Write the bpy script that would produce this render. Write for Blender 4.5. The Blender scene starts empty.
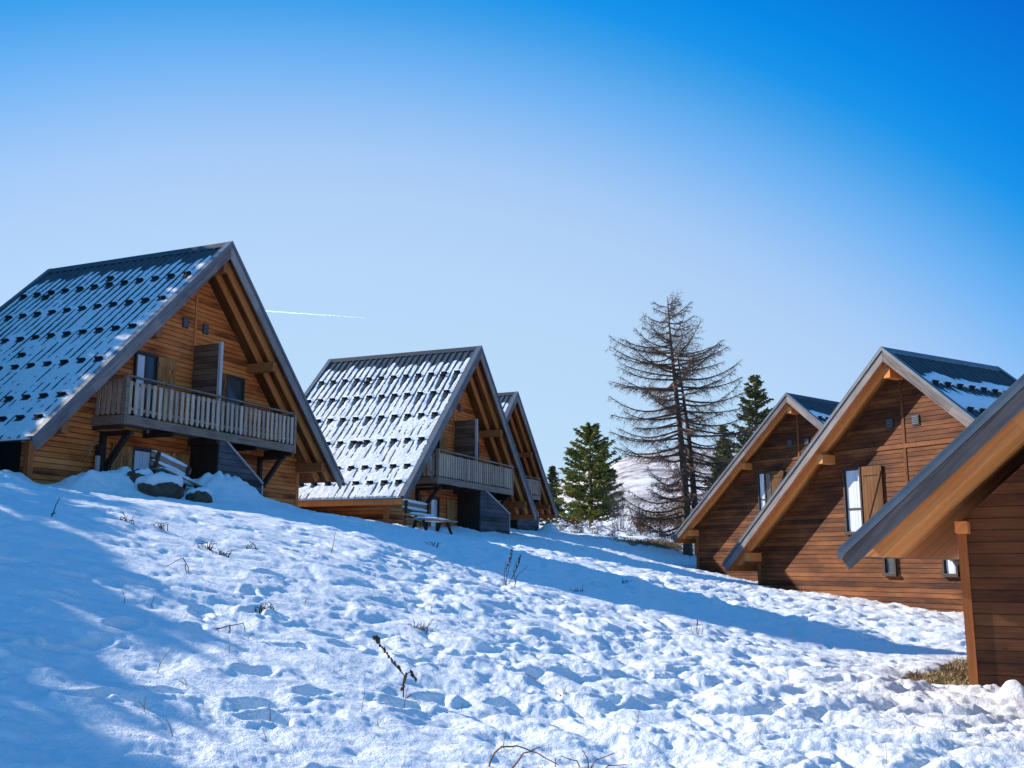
import bpy, math, random
import numpy as np
from mathutils import Vector, Matrix

random.seed(7); RNG = np.random.default_rng(11)
scene = bpy.context.scene
COL = scene.collection
CZ = 1.6                                   # camera height; everything measured from the camera is shifted by it
R = math.radians

# ------------------------------------------------------------------ helpers
def setp(o, label=None, cat=None, group=None, kind=None):
    if label: o['label'] = label
    if cat: o['category'] = cat
    if group: o['group'] = group
    if kind: o['kind'] = kind
    return o

class MB:
    """collects shapes that become ONE mesh object"""
    def __init__(s): s.v = []; s.f = []
    def add(s, vs, fs):
        n = len(s.v); s.v.extend([tuple(map(float, p)) for p in vs]); s.f.extend([tuple(i + n for i in f) for f in fs])
    def box(s, x0, x1, y0, y1, z0, z1):
        s.add([(x0,y0,z0),(x1,y0,z0),(x1,y1,z0),(x0,y1,z0),(x0,y0,z1),(x1,y0,z1),(x1,y1,z1),(x0,y1,z1)],
              [(0,3,2,1),(4,5,6,7),(0,1,5,4),(1,2,6,5),(2,3,7,6),(3,0,4,7)])
    def bar(s, a, b, w, h, up=(0,0,1), cap=None):
        """box from a to b, w across, h along 'up'"""
        a, b = Vector(a), Vector(b); d = (b - a).normalized(); u = Vector(up)
        sdir = d.cross(u).normalized(); u = sdir.cross(d).normalized()
        vs = []
        for p in (a, b):
            for i, j in ((-1,-1),(1,-1),(1,1),(-1,1)):
                vs.append(p + sdir*(i*w/2) + u*(j*h/2))
        s.add(vs, [(3,2,1,0),(4,5,6,7),(0,1,5,4),(1,2,6,5),(2,3,7,6),(3,0,4,7)])
    def prism(s, poly, v0, v1):
        """polygon in (x,z) extruded along y"""
        n = len(poly)
        vs = [(x, v0, z) for x, z in poly] + [(x, v1, z) for x, z in poly]
        fs = [tuple(range(n)), tuple(range(2*n-1, n-1, -1))]
        for i in range(n):
            j = (i+1) % n; fs.append((i, i+n, j+n, j))
        s.add(vs, fs)
    def tube(s, pts, rad, n=6, cap=True):
        pts = [Vector(p) for p in pts]; m = len(pts); vs = []; fs = []
        ref = Vector((.31,.17,.93))
        for i, p in enumerate(pts):
            t = (pts[min(i+1,m-1)] - pts[max(i-1,0)])
            t = t.normalized() if t.length > 1e-9 else Vector((0,0,1))
            a = t.cross(ref)
            if a.length < .05: a = t.cross(Vector((1,0,0)))
            a.normalize(); b = t.cross(a)
            r = rad[i] if hasattr(rad, '__len__') else rad
            for k in range(n):
                q = 2*math.pi*k/n
                vs.append(p + a*(r*math.cos(q)) + b*(r*math.sin(q)))
        for i in range(m-1):
            for k in range(n):
                l = (k+1) % n
                fs.append((i*n+k, i*n+l, (i+1)*n+l, (i+1)*n+k))
        if cap:
            fs.append(tuple(range(n-1,-1,-1))); fs.append(tuple((m-1)*n+k for k in range(n)))
        s.add(vs, fs)
    def ball(s, c, r, nu=10, nv=7, sq=(1,1,1), jit=0.):
        vs = []; fs = []; c = Vector(c)
        for j in range(nv+1):
            th = math.pi*j/nv
            for i in range(nu):
                ph = 2*math.pi*i/nu
                k = r*(1 + random.uniform(-jit, jit))
                vs.append(c + Vector((k*sq[0]*math.sin(th)*math.cos(ph), k*sq[1]*math.sin(th)*math.sin(ph), k*sq[2]*math.cos(th))))
        for j in range(nv):
            for i in range(nu):
                l = (i+1) % nu
                fs.append((j*nu+i, (j+1)*nu+i, (j+1)*nu+l, j*nu+l))
        s.add(vs, fs)
    def mesh(s, name, mat, smooth=False, dz=0., bevel=0):
        me = bpy.data.meshes.new(name)
        v = s.v if not dz else [(x, y, z+dz) for x, y, z in s.v]
        me.from_pydata(v, [], s.f); me.validate(); me.update()
        if mat: me.materials.append(mat)
        if smooth: me.polygons.foreach_set('use_smooth', [True]*len(me.polygons))
        return me
    def build(s, name, mat, parent=None, smooth=False, dz=0., bevel=0):
        o = bpy.data.objects.new(name, s.mesh(name, mat, smooth, dz)); COL.objects.link(o)
        if parent: o.parent = parent
        if bevel:
            m = o.modifiers.new('edge', 'BEVEL'); m.width = bevel; m.segments = 2; m.limit_method = 'ANGLE'
        return o

def empty(name, loc, rz=0.):
    o = bpy.data.objects.new(name, None); COL.objects.link(o); o.location = loc; o.rotation_euler = (0,0,rz); o.empty_display_size = .3
    return o

def grid_mesh(name, X, Y, Z, mat, smooth=True, mask=None):
    nr, nc = X.shape
    me = bpy.data.meshes.new(name)
    co = np.stack([X, Y, Z], -1).reshape(-1, 3)
    idx = np.arange(nr*nc).reshape(nr, nc)
    q = np.stack([idx[:-1,:-1], idx[:-1,1:], idx[1:,1:], idx[1:,:-1]], -1).reshape(-1, 4)
    if mask is not None:
        q = q[mask.reshape(-1)]
        used = np.unique(q); remap = np.full(nr*nc, -1); remap[used] = np.arange(len(used)); q = remap[q]; co = co[used]
    me.vertices.add(len(co)); me.vertices.foreach_set('co', co.astype(np.float32).ravel())
    me.loops.add(q.size); me.loops.foreach_set('vertex_index', q.astype(np.int32).ravel())
    me.polygons.add(len(q)); me.polygons.foreach_set('loop_start', np.arange(0, q.size, 4, dtype=np.int32))
    me.polygons.foreach_set('use_smooth', np.full(len(q), smooth))
    me.update(calc_edges=True); me.validate()
    if mat: me.materials.append(mat)
    return me

# ---- gradient noise in numpy
_perm = np.random.default_rng(5).permutation(512)
_perm = np.concatenate([_perm, _perm, _perm])
def perlin(x, y, seed=0):
    xi = np.floor(x).astype(int); yi = np.floor(y).astype(int); xf = x - xi; yf = y - yi
    def g(ix, iy, dx, dy):
        h = _perm[(_perm[(ix + seed*37) & 511] + iy) & 511]
        a = h * (2*np.pi/512*7)
        return np.cos(a)*dx + np.sin(a)*dy
    u = xf*xf*xf*(xf*(xf*6-15)+10); v = yf*yf*yf*(yf*(yf*6-15)+10)
    a = g(xi,yi,xf,yf); b = g(xi+1,yi,xf-1,yf); c = g(xi,yi+1,xf,yf-1); d = g(xi+1,yi+1,xf-1,yf-1)
    return (a+u*(b-a)) + v*((c+u*(d-c)) - (a+u*(b-a)))
def fbm(x, y, o=4, seed=0, gain=.5):
    s = 0; a = 1.; f = 1.
    for i in range(o):
        s = s + a*perlin(x*f, y*f, seed+i); a *= gain; f *= 2.03
    return s
def sstep(a, b, x):
    t = np.clip((x-a)/(b-a), 0, 1); return t*t*(3-2*t)

# ------------------------------------------------------------------ materials
def mat(name):
    m = bpy.data.materials.new(name); m.use_nodes = True
    nt = m.node_tree; b = nt.nodes['Principled BSDF']
    return m, nt, b
def N(nt, t, **kw):
    n = nt.nodes.new(t)
    for k, v in kw.items():
        if k.startswith('i_'): n.inputs[k[2:].replace('_', ' ')].default_value = v
        else: setattr(n, k, v)
    return n
def math_(nt, op, a, b=None):
    n = nt.nodes.new('ShaderNodeMath'); n.operation = op
    for i, x in enumerate((a, b)):
        if x is None: continue
        if hasattr(x, 'links') or hasattr(x, 'is_linked'): nt.links.new(x, n.inputs[i])
        else: n.inputs[i].default_value = x
    return n.outputs[0]
def ramp(nt, fac, stops, interp='LINEAR'):
    n = nt.nodes.new('ShaderNodeValToRGB'); nt.links.new(fac, n.inputs[0]); n.color_ramp.interpolation = interp
    el = n.color_ramp.elements
    while len(el) < len(stops): el.new(.5)
    for e, (p, c) in zip(el, stops):
        e.position = p; e.color = tuple(c) + (1,) if len(c) == 3 else c
    return n.outputs[0]
def mix(nt, fac, a, b, mode='MIX'):
    n = nt.nodes.new('ShaderNodeMix'); n.data_type = 'RGBA'; n.blend_type = mode
    for s, x in ((n.inputs[0], fac), (n.inputs[6], a), (n.inputs[7], b)):
        if hasattr(x, 'is_linked'): nt.links.new(x, s)
        elif isinstance(x, (tuple, list)): s.default_value = tuple(x) + (1,) if len(x) == 3 else x
        else: s.default_value = x
    return n.outputs[2]
def bump(nt, bsdf, h, strength=.5, dist=.02):
    n = N(nt, 'ShaderNodeBump'); n.inputs['Strength'].default_value = strength; n.inputs['Distance'].default_value = dist
    nt.links.new(h, n.inputs['Height']); nt.links.new(n.outputs[0], bsdf.inputs['Normal'])

def wood_planks(name, dark, mid, light, pitch=.135, gap=.10, axis='Z', rough=.7):
    """boards stacked along one object axis, grain along the other"""
    m, nt, b = mat(name); L = nt.links.new
    tc = N(nt, 'ShaderNodeTexCoord'); sep = N(nt, 'ShaderNodeSeparateXYZ'); L(tc.outputs['Object'], sep.inputs[0])
    X, Y, Z = sep.outputs
    along = math_(nt, 'ADD', X, Y) if axis == 'Z' else (Z if axis in 'XY' else X)
    across = {'Z': Z, 'X': math_(nt, 'ADD', X, Y), 'Y': Y}[axis]
    row = math_(nt, 'DIVIDE', across, pitch); fl = math_(nt, 'FLOOR', row); fr = math_(nt, 'FRACT', row)
    wn = N(nt, 'ShaderNodeTexWhiteNoise', noise_dimensions='1D'); L(fl, wn.inputs['W'])
    # grain
    cb = N(nt, 'ShaderNodeCombineXYZ'); L(math_(nt, 'MULTIPLY', along, .9), cb.inputs[0]); L(math_(nt, 'MULTIPLY', across, 30.), cb.inputs[1]); L(math_(nt,'MULTIPLY',wn.outputs[0],40.), cb.inputs[2])
    gr = N(nt, 'ShaderNodeTexNoise', i_Scale=1.6, i_Detail=5., i_Roughness=.65); L(cb.outputs[0], gr.inputs['Vector'])
    # big weather blotches, running along the boards
    cb2 = N(nt, 'ShaderNodeCombineXYZ'); L(math_(nt,'MULTIPLY',along,.5), cb2.inputs[0]); L(math_(nt,'MULTIPLY',across,1.6), cb2.inputs[1])
    bl = N(nt, 'ShaderNodeTexNoise', i_Scale=1.3, i_Detail=4., i_Roughness=.6); L(cb2.outputs[0], bl.inputs['Vector'])
    t = math_(nt, 'ADD', math_(nt,'MULTIPLY',gr.outputs[0],.55), math_(nt,'MULTIPLY',wn.outputs[0],.3))
    t = math_(nt, 'ADD', t, math_(nt,'MULTIPLY', math_(nt,'SUBTRACT',bl.outputs[0],.5), 1.25))
    c = ramp(nt, t, [(.12, dark), (.42, mid), (.8, light)])
    # knots
    kn = N(nt, 'ShaderNodeTexVoronoi', i_Scale=1.0); cb3 = N(nt, 'ShaderNodeCombineXYZ'); L(math_(nt,'MULTIPLY',along,2.4), cb3.inputs[0]); L(math_(nt,'MULTIPLY',across,7.4), cb3.inputs[1])
    L(cb3.outputs[0], kn.inputs['Vector'])
    kf = ramp(nt, kn.outputs['Distance'], [(.05,(1,1,1)),(.12,(0,0,0))])
    c = mix(nt, math_(nt,'MULTIPLY',kf,.6), c, tuple(x*.45 for x in dark))
    gv = ramp(nt, fr, [(0,(0,0,0)),(gap*.5,(.15,.15,.15)),(gap,(1,1,1)),(1-gap*.2,(1,1,1)),(1,(.6,.6,.6))])
    c = mix(nt, gv, tuple(x*.25 for x in dark), c)
    L(c, b.inputs['Base Color']); b.inputs['Roughness'].default_value = rough; b.inputs['Specular IOR Level'].default_value = .25
    lap = math_(nt, 'MULTIPLY', math_(nt,'SUBTRACT',1.,fr), .6)
    hgt = math_(nt, 'ADD', math_(nt,'MULTIPLY',gv,1.), math_(nt,'ADD', lap, math_(nt,'MULTIPLY',gr.outputs[0],.18)))
    bump(nt, b, hgt, .8, .02)
    return m

def wood_plain(name, dark, light, rough=.7, scale=1., spec=.25, axis=0):
    m, nt, b = mat(name); L = nt.links.new
    tc = N(nt, 'ShaderNodeTexCoord'); mp = N(nt, 'ShaderNodeMapping'); L(tc.outputs['Object'], mp.inputs[0])
    sc = [22., 22., 22.]; sc[axis] = 1.6
    mp.inputs['Scale'].default_value = [s*scale for s in sc]
    oi = N(nt, 'ShaderNodeObjectInfo')
    add = N(nt, 'ShaderNodeVectorMath', operation='ADD'); L(mp.outputs[0], add.inputs[0])
    cb = N(nt,'ShaderNodeCombineXYZ'); L(math_(nt,'MULTIPLY',oi.outputs['Random'],50.), cb.inputs[0]); L(cb.outputs[0], add.inputs[1])
    gr = N(nt, 'ShaderNodeTexNoise', i_Scale=1., i_Detail=5., i_Roughness=.65); L(add.outputs[0], gr.inputs['Vector'])
    bl = N(nt, 'ShaderNodeTexNoise', i_Scale=1.7, i_Detail=3.); L(tc.outputs['Object'], bl.inputs['Vector'])
    t = math_(nt,'ADD',math_(nt,'MULTIPLY',gr.outputs[0],.7),math_(nt,'ADD',math_(nt,'MULTIPLY',bl.outputs[0],.35),math_(nt,'MULTIPLY',math_(nt,'SUBTRACT',oi.outputs['Random'],.5),.22)))
    L(ramp(nt, t, [(.3, dark), (.72, light)]), b.inputs['Base Color'])
    b.inputs['Roughness'].default_value = rough; b.inputs['Specular IOR Level'].default_value = spec
    bump(nt, b, gr.outputs[0], .35, .01)
    return m

def wood_slope(name, dark, light, rough=.7, kslope=.95):
    """grain running down the roof slope on either side of the ridge"""
    m, nt, b = mat(name); L = nt.links.new
    tc = N(nt, 'ShaderNodeTexCoord'); sep = N(nt, 'ShaderNodeSeparateXYZ'); L(tc.outputs['Object'], sep.inputs[0]); X, Y, Z = sep.outputs
    ax = math_(nt, 'ABSOLUTE', X); c = math.cos(math.atan(kslope)); si = math.sin(math.atan(kslope))
    along = math_(nt,'SUBTRACT',math_(nt,'MULTIPLY',ax,c),math_(nt,'MULTIPLY',Z,si)); across = math_(nt,'ADD',math_(nt,'MULTIPLY',ax,si),math_(nt,'MULTIPLY',Z,c))
    oi = N(nt, 'ShaderNodeObjectInfo')
    cb = N(nt,'ShaderNodeCombineXYZ'); L(math_(nt,'MULTIPLY',along,1.3), cb.inputs[0]); L(math_(nt,'MULTIPLY',across,26.), cb.inputs[1]); L(math_(nt,'ADD',math_(nt,'MULTIPLY',Y,22.),math_(nt,'MULTIPLY',oi.outputs['Random'],50.)), cb.inputs[2])
    gr = N(nt,'ShaderNodeTexNoise', i_Scale=1., i_Detail=6., i_Roughness=.68); L(cb.outputs[0], gr.inputs['Vector'])
    bd = N(nt,'ShaderNodeTexWhiteNoise', noise_dimensions='1D'); L(math_(nt,'FLOOR',math_(nt,'ADD',math_(nt,'DIVIDE',along,2.9),math_(nt,'MULTIPLY',oi.outputs['Random'],9.))), bd.inputs['W'])
    bl = N(nt,'ShaderNodeTexNoise', i_Scale=1.4, i_Detail=3.); L(tc.outputs['Object'], bl.inputs['Vector'])
    t = math_(nt,'ADD',math_(nt,'MULTIPLY',gr.outputs[0],.75),math_(nt,'ADD',math_(nt,'MULTIPLY',bl.outputs[0],.3),math_(nt,'MULTIPLY',math_(nt,'SUBTRACT',bd.outputs[0],.5),.28)))
    L(ramp(nt, t, [(.3,dark),(.75,light)]), b.inputs['Base Color']); b.inputs['Roughness'].default_value = rough; b.inputs['Specular IOR Level'].default_value = .25
    bump(nt, b, gr.outputs[0], .4, .01)
    return m

def simple(name, c, rough=.6, metal=0., noise=0., nscale=6., spec=.4):
    m, nt, b = mat(name); L = nt.links.new
    b.inputs['Roughness'].default_value = rough; b.inputs['Metallic'].default_value = metal; b.inputs['Specular IOR Level'].default_value = spec
    if noise:
        tc = N(nt, 'ShaderNodeTexCoord'); n = N(nt, 'ShaderNodeTexNoise', i_Scale=nscale, i_Detail=5., i_Roughness=.6); L(tc.outputs['Object'], n.inputs['Vector'])
        L(ramp(nt, n.outputs[0], [(.25, tuple(x*(1-noise) for x in c)), (.75, tuple(min(1,x*(1+noise)) for x in c))]), b.inputs['Base Color'])
        bump(nt, b, n.outputs[0], .3, .02)
    else: b.inputs['Base Color'].default_value = tuple(c) + (1,)
    return m

M = {}
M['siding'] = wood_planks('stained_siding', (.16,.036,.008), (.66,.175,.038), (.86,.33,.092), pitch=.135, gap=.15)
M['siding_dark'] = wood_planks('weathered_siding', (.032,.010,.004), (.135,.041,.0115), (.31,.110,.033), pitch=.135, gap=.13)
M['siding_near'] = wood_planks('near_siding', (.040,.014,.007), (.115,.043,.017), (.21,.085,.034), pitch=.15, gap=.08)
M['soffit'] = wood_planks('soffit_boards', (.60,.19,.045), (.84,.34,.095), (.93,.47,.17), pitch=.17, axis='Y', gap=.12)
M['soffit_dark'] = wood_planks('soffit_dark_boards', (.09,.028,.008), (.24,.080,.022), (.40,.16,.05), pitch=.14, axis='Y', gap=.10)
M['beam'] = wood_slope('beam_orange', (.62,.20,.05), (.88,.35,.105))
M['trim'] = wood_plain('trim_orange', (.42,.12,.03), (.72,.24,.068), axis=2)
M['trim_dark'] = wood_plain('trim_stained', (.10,.032,.010), (.30,.105,.034), axis=2)
M['trim_mid'] = wood_plain('trim_mid', (.22,.068,.018), (.44,.15,.046), axis=2)
M['grey'] = wood_plain('weathered_grey', (.11,.072,.052), (.40,.27,.195), axis=0, rough=.75)
M['baluster'] = wood_plain('baluster_grey', (.30,.19,.13), (.72,.52,.39), axis=2, rough=.75)
M['barge'] = wood_slope('barge_grey', (.10,.078,.075), (.36,.30,.275))
M['barge_brown'] = wood_slope('barge_brown', (.05,.036,.032), (.25,.19,.165))
M['darkwood'] = wood_plain('dark_wood', (.02,.012,.009), (.075,.042,.028), axis=2)
M['panel'] = wood_planks('panel_boards', (.03,.028,.03), (.085,.075,.08), (.17,.15,.15), pitch=.17, gap=.09)
M['panel_brown'] = wood_planks('panel_brown_boards', (.05,.028,.018), (.15,.085,.055), (.26,.17,.12), pitch=.17, gap=.09)
M['paletrim'] = wood_plain('pale_trim', (.33,.30,.29), (.56,.52,.50), axis=2)
M['shutter'] = wood_planks('shutter_boards', (.28,.115,.036), (.52,.22,.072), (.70,.35,.13), pitch=.12, axis='X', gap=.08)
M['shutter_dark'] = wood_planks('shutter_stained', (.10,.038,.012), (.19,.078,.026), (.27,.12,.045), pitch=.12, axis='X', gap=.08)
M['metal'] = simple('roof_metal', (.050,.056,.062), .5, .1, .25, 3., .35)
M['metal_light'] = simple('flashing_metal', (.14,.155,.17), .45, .2, .2, 3., .4)
M['guard'] = simple('guard_metal', (.03,.034,.04), .5, .3)
M['frame'] = simple('window_frame', (.05,.035,.028), .5)
M['paleframe'] = simple('pale_frame', (.5,.5,.5), .5)
M['lamp'] = simple('lamp_glass', (.55,.5,.48), .25)
M['rock'] = simple('stone', (.085,.062,.045), .9, 0, .6, 7.)
M['earth'] = simple('earth', (.07,.045,.028), .95, 0, .5, 9.)
M['cement'] = simple('cement', (.26,.24,.22), .9, 0, .3, 6.)

def pane_mat(name, c1, c2, sc=26.):
    m, nt, b = mat(name); L = nt.links.new
    tc = N(nt, 'ShaderNodeTexCoord'); sep = N(nt,'ShaderNodeSeparateXYZ'); L(tc.outputs['Object'], sep.inputs[0])
    w = N(nt, 'ShaderNodeTexNoise', noise_dimensions='1D', i_Scale=sc, i_Detail=1.); L(sep.outputs[0], w.inputs['W'])
    L(ramp(nt, w.outputs[0], [(.3,c1),(.65,c2)]), b.inputs['Base Color'])
    b.inputs['Roughness'].default_value = .8; b.inputs['Coat Weight'].default_value = 1.; b.inputs['Coat Roughness'].default_value = .03
    return m
M['curtain'] = pane_mat('curtained_pane', (.42,.46,.52), (.80,.83,.88))
M['glass'] = pane_mat('dark_pane', (.02,.025,.03), (.05,.06,.07))

def snow_mat(name, dirt=0., fine=1., base=(.86,.875,.90)):
    m, nt, b = mat(name); L = nt.links.new
    tc = N(nt, 'ShaderNodeTexCoord')
    n1 = N(nt,'ShaderNodeTexNoise', i_Scale=9., i_Detail=6., i_Roughness=.62); L(tc.outputs['Object'], n1.inputs['Vector'])
    n2 = N(nt,'ShaderNodeTexNoise', i_Scale=90., i_Detail=3., i_Roughness=.6); L(tc.outputs['Object'], n2.inputs['Vector'])
    c = ramp(nt, n1.outputs[0], [(.3, tuple(x*.93 for x in base)), (.6, base)])
    if dirt:
        at = N(nt, 'ShaderNodeAttribute', attribute_name='dirt')
        n3 = N(nt,'ShaderNodeTexNoise', i_Scale=14., i_Detail=6., i_Roughness=.7); L(tc.outputs['Object'], n3.inputs['Vector'])
        f = math_(nt,'ADD', at.outputs['Fac'], math_(nt,'MULTIPLY',math_(nt,'SUBTRACT',n3.outputs[0],.5),1.5))
        f = ramp(nt, f, [(.5,(0,0,0)),(.72,(1,1,1))])
        gc = ramp(nt, n2.outputs[0], [(.3,(.06,.04,.022)),(.7,(.26,.19,.10))])
        c = mix(nt, f, c, gc)
    L(c, b.inputs['Base Color'])
    b.inputs['Roughness'].default_value = .55; b.inputs['Specular IOR Level'].default_value = .3
    n4 = N(nt,'ShaderNodeTexNoise', i_Scale=32., i_Detail=4., i_Roughness=.65); L(tc.outputs['Object'], n4.inputs['Vector'])
    bh = math_(nt,'ADD', n1.outputs[0], math_(nt,'ADD', math_(nt,'MULTIPLY', n4.outputs[0], .55*fine), math_(nt,'MULTIPLY', n2.outputs[0], .30*fine)))
    bump(nt, b, bh, .85, .04)
    return m
M['snow'] = snow_mat('snow_ground', 1.)
M['roofsnow'] = snow_mat('snow_on_roof')

# ------------------------------------------------------------------ terrain
CP = [ # x, y, height relative to the camera
 (-10.8,22.5,1.70),(-9.3,24.2,1.72),(-8.3,25.5,1.70),(-6.6,31,1.62),(-6.4,32.8,1.60),(-3.9,33.8,1.28),(-1.3,37.5,1.15),(.2,41.8,1.15),(1.2,44,1.1),(.9,54,1.75),(2.6,58,1.75),
 (8.4,47.6,-.28),(10.7,45,-.75),(8.1,33.2,-.74),(9.7,30.2,-1.0),(12.0,27,-1.33),(5.85,13,-1.47),(5.4,14,-1.48),(8.6,19.5,-1.72),(8.2,17.6,-1.80),
 (-2.2,20,.40),(-.2,19.6,-.34),(.94,19.4,-.53),(2.9,19,-1.0),(6.3,18.4,-1.72),
 (-9.2,21.2,1.42),(-5.5,14.3,.80),(-2,10.5,-.62),(0,8.5,-1.35),(-5,6.5,-.35),(0,3,-1.6),(0,0,-1.62),(4,8,-1.62),(3,12,-1.38),(6.8,9.5,-1.75),(9,6,-2.0),
 (-12,18,1.75),(-14.9,16,2.2),(-20,12,2.6),(-25,25,3.4),(-20,40,3.6),(-8,60,2.9),(6,70,2.2),(3,50,1.0),(5,47,.55),(4.8,40,.15),(5.2,34,-.25),(13,62,1.4),(9.5,57,.95),(8.0,55.6,1.05),(20,70,1.2),(30,50,-1.2),(20,40,-2.2),(20,20,-2.6),(40,30,-3.5),
 (0,-10,-1.9),(-10,-5,-.3),(10,-6,-2.6),(-25,-5,2.),(25,-5,-4)]
CP = np.array(CP, float)
def _tps(A, B):
    d2 = ((A[:,None,:]-B[None,:,:])**2).sum(-1)
    return .5*d2*np.log(d2+1e-9)
_n = len(CP); _K = _tps(CP[:,:2], CP[:,:2]) + np.eye(_n)*2.0
_P = np.c_[np.ones(_n), CP[:,:2]]
_S = np.block([[_K,_P],[_P.T,np.zeros((3,3))]])
_w = np.linalg.solve(_S, np.r_[CP[:,2], 0,0,0])
def base_h(x, y):
    x = np.asarray(x, float); y = np.asarray(y, float); sh = x.shape
    q = np.c_[x.ravel(), y.ravel()]; r = np.hypot(q[:,0], q[:,1])
    k = np.minimum(1, 130/np.maximum(r,1e-6))          # beyond 130 m keep the value at 130 m
    qq = q*k[:,None]; out = np.empty(len(q))
    for i in range(0, len(q), 40000):
        c = qq[i:i+40000]; out[i:i+40000] = _tps(c, CP[:,:2])@_w[:_n] + np.c_[np.ones(len(c)), c]@_w[_n:]
    far = sstep(75, 130, r)
    return (out*(1-far) + 1.8*far).reshape(sh)
HEAPS = [ # x, y, radius, height : shovelled snow and lumps
 (-9.1,23.6,.75,.55),(-9.75,22.7,.55,.35),(-7.7,25.9,.9,.62),(-7.35,27.0,.7,.45),(-6.9,28.2,.7,.2),(-11.6,21.3,.6,.35),(-10.6,20.7,.45,.28),(-12.4,21.6,.7,.42),(-11.0,22.0,.35,.25),
 (5.78,11.95,.13,.15),(5.95,12.0,.30,.10),(5.86,11.8,.09,.06),(2.2,57.2,.5,.5)]
def snow_h(x, y):
    x = np.asarray(x, float); y = np.asarray(y, float)
    h = base_h(x, y)
    r = np.hypot(x, y)
    near = 1 - sstep(60, 110, r)
    # trampled on the right and down the middle, wind-smoothed on the left
    rough = .42 + .58*sstep(-2.4, 2.6, x + .30*(y-8) - .2 + 1.3*perlin(x*.25, y*.25, 40))
    shade_path = np.exp(-(((y - (21.5 - .17*(x+4)))/1.6)**2)) * sstep(-6,0,x)
    rough = rough*(1-.55*shade_path)
    wx = x + .25*perlin(x*1.1, y*1.1, 3); wy = y + .25*perlin(x*1.1, y*1.1, 4)
    h = h + near*(.10*perlin(x*.42, y*.42, 1) + .055*perlin(x*.95+9, y*.95, 2))*(.75+.5*rough)
    lum = np.abs(perlin(wx*1.5, wy*1.9, 6))
    lum2 = np.abs(perlin(wx*3.1+4, wy*3.9, 8))
    h = h - near*rough*(.13*np.maximum(0,.30-lum)/.30*.6 - .02)
    h = h + near*rough*((.062*perlin(wx*1.9, wy*2.9, 12) + .026*(np.sqrt(lum2*lum2+.006)-.2) + .040*perlin(wx*4.8, wy*6.6, 9) + .036*perlin(wx*9, wy*12, 18))*(.75+.8*perlin(x*.6, y*.6, 44)) + .0*lum2 + .019*perlin(wx*17, wy*20, 10))
    # soft drift ripples on the left
    h = h + near*(1-rough)*(.040*perlin((x*.9+y*.5)*1.0, (y*1.6-x*.5)*1.6, 15) + .010*perlin(x*5, y*7, 16))
    for hx, hy, hr, hh in HEAPS:
        d2 = (x-hx)**2 + (y-hy)**2
        m = d2 < (3*hr)**2
        if np.any(m): h = h + np.where(m, hh*np.exp(-d2/(hr*hr))*(1+.35*perlin(x*4.5, y*4.5, 21)), 0)
    # footprints
    return h, rough*near

FOOT = []
rf = np.random.default_rng(3)
for tr in range(17):                                     # wandering tracks
    px_, py_ = rf.uniform(-4, 9), rf.uniform(6, 30); a = rf.uniform(0, 2*math.pi)
    for k in range(rf.integers(12, 34)):
        a += rf.normal(0, .16); px_ += .62*math.cos(a); py_ += .62*math.sin(a)
        sd = .13*(1 if k % 2 else -1)
        FOOT.append((px_ - sd*math.sin(a), py_ + sd*math.cos(a), a + rf.normal(0,.15)))
FOOT += [(-1.75,7.35,.5),(-1.15,6.55,.7),(-3.4,7.6,.2),(-2.6,6.9,.3),(-3.9,9.2,.4),(-2.9,12.2,.6),(-3.0,14.3,.2),(-4.1,15.5,1.),(-3.2,15.9,.5),(-4.8,17.,.8),(-2.1,8.4,.9),(-.9,8.6,.4)]

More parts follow.
